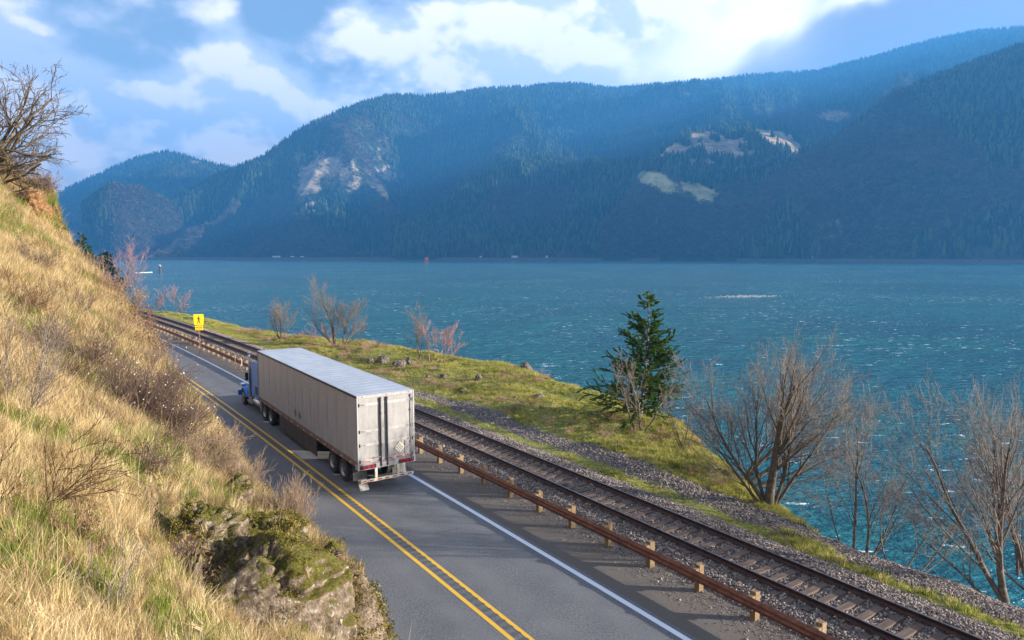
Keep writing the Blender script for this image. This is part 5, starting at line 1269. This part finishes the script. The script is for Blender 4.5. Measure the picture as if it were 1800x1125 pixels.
# ---- shrubs of the hillside
def surf(px, py, d):      # nearest point of the hill surface under a spot of the view ray
    P = Pd(px, py, d); s, o = SO(P[0], P[1]); return np.array([P[0], P[1], min(P[2], float(hill_z(s, o, True)))])
def shrub(label, px, py, d, h, n, mat, seed, spread=.9, k1=7, k2=5, rad=.009, wind=(0, 0), tips=None, lean=(0, 0), twig=.0035, cat='shrub', up=.10, ang=(.35, .8)):
    r = np.random.RandomState(seed); a = r.rand(n)*6.28; sp = spread*r.uniform(.2, 1, n)
    stems = [(.10*cos(a[i])*spread, .10*sin(a[i])*spread, (cos(a[i])*sp[i]+lean[0], sin(a[i])*sp[i]+lean[1], 1), h*r.uniform(.65, 1.05), rad*r.uniform(.7, 1.2)) for i in range(n)]
    e, g = bare_tree('shrub' if cat == 'shrub' else 'sapling', label, cat, surf(px, py, d), stems, [dict(n=6, wig=.13, up=up, k=k1, ang=ang, len=(.35, .7), rf=.6, rmin=twig, wind=wind, t=(.2, 1)), dict(n=4, wig=.12, up=up, k=k2, ang=(.3, .8), len=(.35, .7), rf=.7, rmin=twig*.8, wind=wind), dict(n=3, wig=.1, up=up, taper=.5)], seed, mat, 1, sides=(5, 3, 3), crown='twigs')
    if tips:
        tm, ts, frac = tips; T_ = np.concatenate([q[0][:, -1] for q in g[1:]]); T_ = T_[r.rand(len(T_)) < frac]; b = []; F = []
        for i, c in enumerate(T_):
            for j in range(2):
                d_ = nrm(r.normal(0, 1, 3)); e_ = nrm(np.cross(d_, r.normal(0, 1, 3))); s_ = ts*r.uniform(.6, 1.3); k = len(b); b += [c-d_*s_, c+e_*s_*.6, c+d_*s_, c-e_*s_*.6]; F.append((k, k+1, k+2, k+3))
        if len(F): o = link('seed_heads', fast_mesh('seed_heads', b, [F]), e, [tm]); o['kind'] = 'stuff'
    return e
R_ = (cos(PHI0), sin(PHI0))
shrub('dense reddish brown shrub dotted with white seed heads, largest on the slope rim', 230, 762, 14.5, 1.6, 60, M_twigdark, 1, .8, 10, 6, .011, tips=(M_seed, .015, .08), lean=(.25, .1))
shrub('brown shrub with sparse white seed heads left of the largest seed head shrub', 180, 705, 16, 1.3, 34, M_twigdark, 2, 1.0, 8, 4, .008, tips=(M_seed, .017, .14), lean=(-.1, .1))
shrub('brown seed head shrub right at the rim, beside the shaded road', 300, 765, 14.5, 1.0, 40, M_twigdark, 3, .8, 8, 5, .008, tips=(M_seed, .016, .05), lean=(.4, .2))
shrub('tawny twig shrub leaning out over the road below the seed head shrubs', 335, 835, 12.8, .95, 44, M_twigtan, 4, .9, 9, 5, .007, lean=(.5, .3), wind=(.04, .02))
shrub('pale spiky bare shrub standing against the shaded road', 478, 935, 11.4, .95, 52, M_twigtan, 5, .75, 10, 5, .006, lean=(.45, .35), up=.12, ang=(.25, .6))
shrub('pale bare shrub behind the spiky one at the road edge', 405, 862, 12.6, .8, 40, M_twigtan, 6, .8, 8, 5, .006, lean=(.4, .4), up=.12, ang=(.25, .6))
shrub('reddish upright twigs growing in the cleft of the boulders', 365, 1040, 8.0, .85, 16, M_twigred, 7, .5, 8, 3, .006, lean=(.0, .1), up=.14, ang=(.25, .55), tips=(M_twigred, .010, .9))
shrub('low reddish twigs under the boulder at the bottom edge', 400, 1110, 7.2, .5, 14, M_twigred, 8, .9, 7, 3, .006, lean=(.2, .1), tips=(M_twigred, .009, .6))
shrub('slender bare sapling with a pale stem in the foreground grass', 165, 1150, 4.9, 1.0, 3, M_twig, 9, .25, 11, 5, .010, lean=(.12, .12), cat='sapling', up=.06)
shrub('arching bare bramble at the left picture edge halfway down', 8, 880, 6.6, 1.0, 14, M_weed, 10, 1.2, 6, 4, .006, lean=(.3, .3), up=.0)
shrub('grey bare shrub on the slope near the left picture edge', 30, 720, 10.5, 1.35, 16, M_twig, 11, .9, 8, 4, .009, lean=(.2, .1))
shrub('low tawny shrub in the middle of the grassy slope', 110, 660, 14, .7, 14, M_weed, 12, 1.1, 7, 4, .006)
for i, (px, py, d, h, m_) in enumerate([(55, 625, 15, 1.0, 0), (140, 640, 16, .9, 0), (15, 560, 18, 1.1, 1), (262, 712, 17, .9, 0), (150, 770, 12, .8, 1), (225, 845, 10, .7, 0), (70, 950, 6.2, .45, 1), (205, 930, 8.2, .5, 1), (120, 540, 21, .9, 0), (190, 600, 21, .9, 1), (60, 470, 27, 1.0, 0), (280, 1000, 7.2, .5, 0)]):
    shrub(['dark bushy scrub a third of the way up the left picture edge', 'dark scrub bush in the open grass above the seed head shrubs', 'brown scrub at the left picture edge below the top of the slope', 'dark scrub bush touching the upper side of the seed head shrubs', 'thin brown brush in the grass left of the seed head shrubs', 'dark low brush in the grass uphill of the boulders', 'small brown brush in the green grass near the lower left corner', 'small brown brush in the foreground grass near the sapling', 'dark scrub in the grass halfway up the slope', 'brown scrub on the grass just inside the rim', 'dark scrub patch high on the slope under the orange crag', 'dark brush at the grass edge of the rock cleft'][i], px, py, d, h, 30, (M_twigdark, M_weed)[m_], 240+i, 1.2, 8, 5, .007, lean=(.1, .1), tips=(M_leafbr, .014, .25))
for i, (px, py, d, h) in enumerate([(325, 745, 16.5, .7), (370, 800, 14.5, .75), (285, 700, 18.5, .8), (240, 655, 20, .9), (300, 850, 12.0, .8), (255, 810, 12.5, .8)]):
    shrub(['tawny scrub bush at the rim where the truck shadow meets the slope', 'tan scrub bush on the rim left of the pale pink rock knob', 'tan scrub on the rim beside the start of the truck shadow', 'short dry scrub just uphill of the seed head shrubs', 'low dry scrub uphill of the boulder shelf', 'low brown scrub just below the seed head shrub'][i], px, py, d, h, 34, (M_twigtan, M_twigtan, M_twigdark, M_twigtan, M_twigtan, M_twigdark)[i], 140+i, 1.0, 9, 5, .008, lean=(.3, .2), tips=(M_leafbr, .02, .15))
for i, (px, py, d, h) in enumerate([(196, 508, 30, 1.0), (222, 545, 27.5, 1.1), (242, 585, 25, 1.15), (258, 635, 22, 1.0), (150, 470, 34, .8)]):
    shrub(['brown scrub on the slope rim below the dark conifers', 'brown scrub on the rim above the point where the rails vanish', 'leafy brown scrub on the rim right where the rails vanish', 'brown scrub on the rim just above the start of the yellow lines', 'highest scrub clump on the rim, right under the dark conifers'][i], px, py, d, h, 22, M_weed if i % 2 else M_twigred, 40+i, 1.1, 8, 4, .008, tips=(M_leafbr, .03, .5))
for i, (px, py, d) in enumerate([(20, 318, 40), (75, 335, 39.5), (-25, 300, 41)]):
    shrub(['dense bramble thicket under the bare oak at the top of the slope', 'small bramble clump beside the orange crag at the slope top', 'bramble thicket at the foot of the bare oak by the picture edge'][i], px, py, d, 1.5-.4*(i == 1), 34, M_weed, 60+i, 1.1, 9, 5, .009, tips=(M_leafbr, .035, .3))

# ---- bare oak at the top left
Pb = surf(-70, 330, 40); r = np.random.RandomState(5)
bare_tree('bare_oak', 'gnarled bare tree reaching in from the left picture edge', 'tree', Pb, [(0, 0, (.35, .0, 1), 4.2, .20), (.2, 0, (1, .1, .45), 5.0, .11), (.3, 0, (.55, 0, 1), 6.2, .12), (.3, .1, (.75, .1, 1), 5.6, .10), (.3, .1, (.25, .1, 1), 6.4, .11), (-.2, .2, (-.5, .3, 1), 4.0, .15), (.1, 0, (.9, -.2, .9), 5.2, .13), (.1, 0, (1.0, .1, -.02), 4.4, .10)],
    [dict(n=10, wig=.16, up=.03, k=9, ang=(.5, 1.0), len=(.4, .75), rf=.6, t=(.2, 1)), dict(n=7, wig=.22, up=.02, k=8, ang=(.4, .9), len=(.3, .6), rf=.6, rmin=.014), dict(n=5, wig=.22, up=.04, k=5, ang=(.4, .9), len=(.35, .6), rf=.7, rmin=.011), dict(n=3, wig=.2, taper=.6)], 5, M_barkd, 2, sides=(8, 5, 3, 3))

# ---- turf, stones and weeds of the river bank
def bank_points(n, seed, s0, s1, f0=0.0, f1=1.06, p=1.0):
    r = np.random.RandomState(seed); s = s0+(s1-s0)*r.rand(n)**p; e = bank_e(s); o = 20.2+(e-20.2)*r.uniform(f0, f1, n); x, y = XY(s, o); z = bank_z(s, o); P = np.stack([x, y, z], 1)
    px, py, kk = proj(P); v = (kk > 0) & (px > -50) & (px < 2050) & (py < 1300); return P[v], s[v], o[v], r
bt = [blades(100+i, 22, .20, .10, .012, .6, 2) for i in range(3)]
for t_ in bt: t_.materials.append(M_bankg)
P, s, o, r = bank_points(150000, 3, 4, 130, p=1.25); g = gravel_w(s, o)+(fbm(P[:, 0]*.5, P[:, 1]*.5, 5, 4)-.5)*1.4
k = r.rand(len(P)) < np.clip(.95-g*2.2, .0, 1)*np.where(s < 16, .3, 1)*np.where((o < 21.3) & (s < 45), .35, 1); P, s, o = P[k], s[k], o[k]; n = len(P); e_ = bank_e(s)
hgt = .55+.9*np.clip((o-e_+4)/4, 0, 1)*r.rand(n)+.5*(fbm(P[:, 0]*.3, P[:, 1]*.3, 6, 3) > .55)
scatter('bank_grass', P, np.stack([r.normal(0, .2, n), r.normal(0, .2, n), r.uniform(0, 6.28, n)], 1), hgt*r.uniform(.5, 1.2, n), r.randint(0, 3, n), bt, 'short green and yellow turf on the river bank')
tgb = [tangle(10+i, 20, .45, .2, .005, M_weed) for i in range(2)]+[tangle(20, 24, .5, .25, .005, M_twigpink)]
P, s, o, r = bank_points(1500, 8, 18, 110); k = (fbm(P[:, 0]*.25, P[:, 1]*.25, 12, 3) > .52) & (gravel_w(s, o) < .3) & (o > 22.5); P = P[k]; n = len(P)
scatter('bank_weeds', P, np.stack([0*P[:, 0], 0*P[:, 0], r.uniform(0, 6, n)], 1), r.uniform(.5, 1.5, n), r.randint(0, 3, n), tgb, 'dead weeds and pinkish stems scattered on the bank')
# loose ballast stones
M_stone = foliage_mat('ballast_stone', [(.15, (.05, .042, .04)), (.4, (.155, .128, .112)), (.6, (.30, .245, .205)), (.85, (.50, .42, .35))], 0.0, 4)
bs_ = [stone_mesh(50+i, 1, .28, .75) for i in range(5)]
for s_ in bs_: s_.materials.append(M_stone)
r = np.random.RandomState(44)
def ballast_z(o): return np.interp(o, [15.55, 15.9, 16.3, 16.55, 17.0, 18.8, 19.25, 19.7, 20.1, 20.4], [-.02, .06, .16, .165, .135, .135, .16, .12, .02, -.03])
n = 120000; s = 5+95*r.rand(n)**1.7; o = r.uniform(15.65, 20.3, n)
k = (r.rand(n) < np.where((o > 16.6) & (o < 19.2), np.where(np.abs(((s-3)/.535+.5) % 1-.5) < .26, .05, .8), 1.0)); s, o = s[k], o[k]; x, y = XY(s, o); n = len(s)
scatter('ballast_stones', np.stack([x, y, ballast_z(o)+r.uniform(-.01, .03, n)], 1), r.uniform(0, 6, (n, 3)), r.uniform(.018, .042, n), r.randint(0, 5, n), bs_, 'loose grey and brown ballast stones round the sleepers')
P, s, o, r = bank_points(90000, 18, 4, 70, 0, 1.0, 1.5); g = gravel_w(s, o); k = r.rand(len(P)) < np.clip(g*1.3-.25, 0, 1); P = P[k]; n = len(P); P[:, 2] += .01
scatter('path_gravel', P, r.uniform(0, 6, (n, 3)), r.uniform(.015, .045, n), r.randint(0, 5, n), bs_, 'dark gravel of the lineside path')
n = 9000; s = 6+70*r.rand(n)**1.5; o = 13.6+r.beta(3, 1.4, n)*2.0; k = r.rand(n) < np.clip((o-13.6)/1.4, .05, 1); s, o = s[k], o[k]; x, y = XY(s, o); n = len(s)
scatter('shoulder_grit', np.stack([x, y, np.interp(o, [13.3, 15, 15.6, 16], [0, .004, .034, .02])], 1), r.uniform(0, 6, (n, 3)), r.uniform(.006, .022, n)*np.where(r.rand(n) < .02, 2.2, 1), r.randint(0, 5, n), bs_, 'loose grit on the road shoulder')

def bsurf(px, py, z=-.3):
    P = Pz(px, py, z); s, o = SO(P[0], P[1])
    for _ in range(5):
        zz = float(bank_z(s, o)); P = Pz(px, py, zz); s, o = SO(P[0], P[1])
        if zz < -1.2: break
    if o > bank_e(s)-.2: o = float(bank_e(s))-.25; P = XY(s, o); zz = float(bank_z(s, o))
    return np.array([P[0], P[1], max(zz, -1.2)])
for i, (px, py, w_, h_, lab) in enumerate([(672, 637, 26, 16, 'dark rock lump behind the trailer roof, leftmost of the outcrop'), (700, 645, 22, 18, 'dark broken rock in the middle of the outcrop above the trailer roof'), (652, 636, 12, 10, 'small dark rock at the left end of the outcrop on the bank'),
        (718, 640, 12, 18, 'upright brown rock at the right end of the outcrop on the bank'), (780, 664, 15, 12, 'dark rounded boulder on the grassy bank right of the outcrop'), (842, 668, 13, 13, 'dark pointed boulder in the middle of the grassy knoll'),
        (752, 664, 9, 7, 'small half buried rock left of the dark rounded boulder'), (812, 686, 20, 6, 'flat pale rock lying low in the turf'), (690, 607, 14, 6, 'small dark rock at the water edge between the bare trees'), (948, 699, 22, 8, 'low brown rock in the grass near the knoll edge'), (986, 676, 20, 20, 'dark craggy rock on the cliff rim of the knoll above the water'), (906, 700, 10, 6, 'small brown stone in the grass left of the low brown rock')]):
    P = bsurf(px, py); d = P[1]; k = d/FPX
    rock('bank_rock', lab, P+np.array([0, 0, h_*k*.15]), (w_*k*.62, w_*k*.55, h_*k*.75), 70+i, M_rockd if i != 7 else M_rock, i*.7, 4, .5)

# ---- trees along the bank
LV = lambda k0=9, k1=7, k2=5, up=.06, w_=.1, tw=.006, a0=(.3, .65): [dict(n=9, wig=w_*.8, up=up*.6, k=k0, ang=a0, len=(.45, .8), rf=.42, taper=.22, t=(.18, 1)), dict(n=7, wig=w_, up=up, k=k1, ang=(.3, .75), len=(.4, .7), rf=.5, taper=.25, rmin=tw*1.3), dict(n=5, wig=w_*1.1, up=up, k=k2, ang=(.3, .8), len=(.4, .7), rf=.7, rmin=tw), dict(n=3, wig=w_, up=up, taper=.6)]
def bank_tree(label, px, py, hpx, stems, seed, mat, lv, z=None, twig=None, name='bare_tree', split=2):
    if hpx > 130: hpx *= (.72 if seed > 25 else .80); stems = [(a, b, (c[0]*1.25, c[1], c[2]), L_, q) for a, b, c, L_, q in stems]; lv = [dict(q, k=int(q['k']*(1.2 if seed in (22, 23) else 1.15))) if 'k' in q and i else q for i, q in enumerate(lv)]
    P = bsurf(px, py) if z is None else Pz(px, py, z); k = math.hypot(P[0], P[1])/FPX*hpx*cos(0)
    st_ = [(a*k, b*k, c, L_*k, R__*k*(.80 if hpx > 130 else .8)) for a, b, c, L_, R__ in stems]; e, g = bare_tree(name, label, 'tree', P, st_, lv, seed, mat, split, twig_mat=twig); return e
bank_tree('small bare tree with a rounded grey crown behind the front of the trailer', 493, 597, 75, [(0, 0, (.0, 0, 1), .75, .022), (0, 0, (.35, 0, 1), .75, .016), (0, 0, (-.35, .1, 1), .7, .016), (0, 0, (.7, 0, 1), .6, .012), (0, 0, (-.5, 0, 1), .55, .012)], 11, M_willow, LV(10, 7, 4, tw=.010), twig=M_twig)
bank_tree('tallest bare tree of the pair above the trailer roof, forked and leaning left', 590, 608, 112, [(0, 0, (-.30, 0, 1), .85, .026), (.02, 0, (-.1, 0, 1), .7, .018), (-.02, 0, (-.65, 0, 1), .6, .014)], 12, M_willow, LV(11, 8, 4, tw=.010), twig=M_twig)
bank_tree('wide bushy bare tree right beside the tallest one above the trailer', 602, 608, 85, [(0, 0, (.25, 0, 1), .8, .02), (0, 0, (.6, .1, 1), .8, .018), (0, 0, (.0, -.1, 1), .7, .016), (0, 0, (.95, 0, .9), .6, .013)], 13, M_willow, LV(11, 8, 4, tw=.010), twig=M_twig)
bank_tree('low purplish thicket at the foot of the pair of bare trees', 563, 604, 34, [(x*.3, 0, (x, 0, 1), .8, .012) for x in (-1.0, -.6, -.2, .2, .6, 1.0)], 14, M_twigpink, LV(8, 5, 3, tw=.008))
bank_tree('thin grey bare tree at the tip of the rocky bank, left of the rosy one', 738, 628, 78, [(0, 0, (-.12, 0, 1), .95, .018), (0, 0, (-.05, 0, 1), .8, .014), (0, 0, (.25, 0, 1), .75, .013)], 15, M_twig, LV(9, 6, 4, tw=.009))
bank_tree('rosy pink bare tree with a spreading crown on the bank above the water', 768, 634, 66, [(-.2, 0, (.0, 0, 1), .9, .016), (0, 0, (.3, 0, 1), .9, .016), (.1, 0, (.55, 0, .9), .85, .015), (.2, 0, (.8, 0, .8), .7, .014)], 16, M_twigpink, LV(10, 7, 4, tw=.010))
bank_tree('pale bare tree far along the shore left of the warning sign', 303, 556, 44, [(-.15, 0, (-.2, 0, 1), .9, .016), (.1, 0, (.15, 0, 1), .95, .02), (.15, 0, (.5, 0, 1), .8, .016), (-.3, 0, (-.35, 0, 1), .7, .014), (.3, 0, (.7, 0, 1), .6, .014)], 17, M_willow, LV(9, 6, 3, tw=.016), z=-.6, twig=M_twigpink)
bank_tree('reddish bare tree rising behind the slope rim at the far shore', 222, 545, 92, [(0, 0, (-.12, 0, 1), .9, .014), (.03, 0, (.12, 0, 1), .85, .013), (-.1, 0, (-.35, 0, 1), .8, .012), (.1, 0, (.4, 0, 1), .55, .01)], 18, M_willow, LV(10, 6, 4, tw=.016), z=-.6, twig=M_twigpink)
bank_tree('bare scrub tree by the shore between the conifers and the reddish tree', 195, 500, 45, [(0, 0, (-.2, 0, 1), .9, .012), (0, 0, (.3, 0, 1), .8, .012)], 19, M_twigpink, LV(9, 6, 3, tw=.02), z=-.6)
e1 = bank_tree('bare twin-stemmed tree standing in front of the windswept conifer', 1125, 757, 148, [(-.06, 0, (-.35, .1, 1.2), .95, .020), (.03, 0, (-.02, .0, 1.2), 1.0, .023), (.03, 0, (.5, -.1, 1.1), .85, .018), (.03, 0, (-.15, .2, 1), .8, .014)], 20, M_willow, LV(9, 5, 3, .05, .12, .006), twig=M_twig)
bank_tree('slender bare tree on the green knoll tip, just right of the conifer', 1202, 790, 140, [(0, 0, (.1, 0, 1), .95, .013), (0, 0, (-.12, 0, 1), .85, .012), (.02, 0, (.35, 0, 1), .8, .011), (-.02, 0, (-.35, .1, 1), .5, .010), (0, 0, (.6, 0, .8), .5, .009)], 21, M_willow, LV(8, 5, 3, .08, .08, .005), twig=M_twig)
bank_tree('biggest bare tree on the near bank, straight mossy trunk with a fan-shaped crown', 1352, 888, 320, [(0, 0, (-.03, 0, 1), .92, .042), (0, 0, (-.45, .1, 1), .85, .020), (.02, 0, (.22, .1, 1), .80, .020), (-.01, 0, (-.2, .2, 1), .8, .018), (-.01, 0, (-.75, .1, .9), .7, .014), (.02, 0, (.5, 0, 1), .75, .016)], 22, M_barkd, LV(13, 9, 6, .06, .08, .0045, (.25, .6)), twig=M_twig)
bank_tree('wide low-forking bare tree leaning right over the water beside the biggest one', 1402, 907, 265, [(0, 0, (1.0, 0, .75), 1.0, .026), (0, 0, (.65, .1, 1), 1.05, .024), (.03, 0, (1.2, 0, .45), 1.0, .018), (0, 0, (.35, 0, 1), .95, .018), (.0, 0, (1.3, 0, .2), .8, .014)], 23, M_willow, LV(12, 8, 6, .03, .08, .0045, (.25, .6)), twig=M_twig)
bank_tree('pair of slim pale bare stems rising from below the gravel bank', 1508, 968, 300, [(-.03, 0, (-.08, 0, 1), .9, .014), (.06, 0, (.05, 0, 1), .8, .013), (.1, 0, (.4, .1, 1), .6, .009), (.1, 0, (.7, .1, .8), .5, .008), (-.1, 0, (-.3, .1, 1), .5, .008)], 24, M_willow, LV(10, 7, 4, .08, .08, .0045), z=-1.0, twig=M_twig)
bank_tree('tangle of thin bare stems low over the water at the bank edge', 1590, 1000, 215, [(0, 0, (.3, 0, 1), .8, .012), (.1, 0, (.8, .1, .8), .8, .012), (-.1, 0, (-.3, .1, 1), .8, .012), (.1, 0, (1, 0, .4), .7, .01)], 25, M_twig, LV(9, 7, 5, .1, .1, .0045), z=-1.3)
bank_tree('tall leaning bare tree at the near bank edge, trunk slanting left', 1770, 1052, 400, [(0, 0, (-.32, 0, 1), .9, .024), (0, 0, (-.6, .1, 1), .95, .019), (-.02, 0, (-.1, .1, 1), .85, .015), (-.05, 0, (-.9, .1, .9), .6, .011)], 26, M_willow, LV(12, 8, 5, .05, .08, .0045, (.25, .6)), z=-.9, twig=M_twig)
bank_tree('bare tree half outside the right picture edge, branches reaching in over the water', 1815, 1030, 330, [(0, 0, (-.45, .0, 1), .95, .018), (0, 0, (-.15, .1, 1), .95, .016), (.05, 0, (.3, 0, 1), .9, .014), (-.02, 0, (-.8, .1, .7), .6, .011)], 27, M_willow, LV(11, 8, 5, .05, .08, .0045, (.25, .6)), z=-1.2, twig=M_twig)
bank_tree('slim upright bare tree behind the leaning one at the right', 1790, 1000, 300, [(0, 0, (-.05, 0, 1), .95, .013), (0, 0, (.25, .1, 1), .8, .011), (-.1, 0, (-.35, .1, 1), .75, .011)], 28, M_willow, LV(10, 7, 5, .05, .08, .0045), z=-1.8, twig=M_twig)

# ---- conifers
M_need = foliage_mat('fir_needles', [(.2, (.04, .08, .015)), (.5, (.11, .19, .03)), (.8, (.22, .32, .06))], .25, 2)
M_fdark = foliage_mat('dark_fir_needles', [(.2, (.008, .018, .008)), (.5, (.018, .038, .014)), (.8, (.04, .07, .025))], .1, 2)
def fir(name, label, P, h, seed, n=60, spray=34, width=.42, irr=.5, bare=(2, 2), size=.16, side_bias=(0, 0), mat=None):
    r = np.random.RandomState(seed); e = empty(name, P); tag(e, label, 'tree')
    g = grow(r, [(0, 0, -.3)], [(0.02, 0, 1)], [h*1.0], [h*.014], [dict(n=14, wig=.025, up=.05, taper=.12)])
    link('trunk', tubes_mesh('trunk', g, (8,)), e, [M_bark]); pts = g[0][0][0]
    B_ = []; L_ = []
    st_p = []; st_d = []; st_l = []
    for i in range(n):
        t = .10+.88*(i+r.rand())/n
        if bare[0] < t < bare[1] and r.rand() < .85: continue
        f = t*13; k = min(int(f), 12); c = pts[k]*(1-(f-k))+pts[k+1]*(f-k); a = r.rand()*6.28
        ln = h*width*(1-t)**.8*r.uniform(1-irr, 1.1)+h*.02
        ln *= 1+.45*(cos(a)*side_bias[0]+sin(a)*side_bias[1]); st_p.append(c); st_d.append((cos(a), sin(a), .30-.25*(1-t))); st_l.append(ln)
    g2 = grow(r, st_p, st_d, st_l, np.array(st_l)*.012+.006, [dict(n=7, wig=.07, up=.03, taper=.3, k=7, ang=(.5, .9), len=(.25, .45), rf=.6, t=(.2, 1)), dict(n=4, wig=.08, up=.0, taper=.4)])
    link('branch', tubes_mesh('branch', g2, (4, 3)), e, [M_bark])
    V = []; F = []
    for gi, (pp, _) in enumerate(g2):
        for q in pp:
            ln = np.linalg.norm(q[-1]-q[0]); m = int(spray*(1 if gi else .7)*max(ln/(h*.12), .25))
            for j in range(m):
                t = .15+.85*r.rand(); f = t*(len(q)-1); k = min(int(f), len(q)-2); c = q[k]*(1-(f-k))+q[k+1]*(f-k); d = nrm(q[k+1]-q[k])
                s_ = nrm(np.cross(d, (0, 0, 1)))*(1 if r.rand() < .5 else -1); w_ = nrm(d*.7+s_*r.uniform(.2, 1)+np.array([0, 0, r.uniform(-.35, .15)])); L2 = size*r.uniform(.6, 1.3); u_ = nrm(np.cross(w_, r.normal(0, 1, 3)))*L2*.16
                b = len(V); V += [c-u_, c+u_, c+w_*L2]; F.append((b, b+1, b+2))
    link('crown', fast_mesh('crown', V, [F]), e, [mat or M_need]); NTRI[0] += len(F); return e
P = bsurf(1135, 745); P[1] += 1.8; P[2] -= .3; k = math.hypot(P[0], P[1])/FPX
fir('windswept_fir', 'ragged windswept green fir above the water behind a bare tree', P, 238*k, 7, 150, 300, .44, .50, (.80, .88), .135, (-.3, 0))
for i, (px, top, dd_, lab, w_) in enumerate([(143, 405, 185, 'tallest dark conifer behind the slope rim, leftmost of the far row', .2), (160, 421, 190, 'second dark conifer from the left beyond the slope rim', .2), (174, 443, 195, 'short dark conifer beside the bare pole beyond the slope rim', .3), (188, 441, 190, 'broad dark conifer at the right end of the far row', .3)]):
    P = Pd(px, 447, dd_); P[2] = 0; zt2 = CAMH+ray(px, top)[2]/np.hypot(*ray(px, top)[:2])*dd_
    fir('conifer', lab, P, zt2-0, 80+i, 64, 26, w_*1.25, .3, size=.6, mat=M_fdark)
P = Pd(180, 447, 176); P[2] = 0; e = empty('utility_pole', P); tag(e, 'bare grey wooden pole standing among the far dark conifers', 'pole'); MB().cyl((0, 0), .16, -.5, 9.7, 'z', 10, .11).build('pole', M_bark, e); MB().box(-.8, .8, -.06, .06, 8.9, 9.05).build('crossarm', M_bark, e)
print('TREE TRIS', NTRI[0])
#HAZEMARK
# ------------------------------------------------------------------ river haze
m, nt, out = new_mat('river_haze')
pv = nt.node('ShaderNodeVolumePrincipled', ins={'Density': .00021, 'Color': (.085, .40, .96), 'Anisotropy': 0.1})
nt.l.new(pv.outputs[0], out.inputs['Volume'])
hz = MB().box(-4400, 2900, -1500, 7900, -8.5, 1420).build('haze', m); tag(hz, 'blue haze over the river and mountains', kind='stuff')
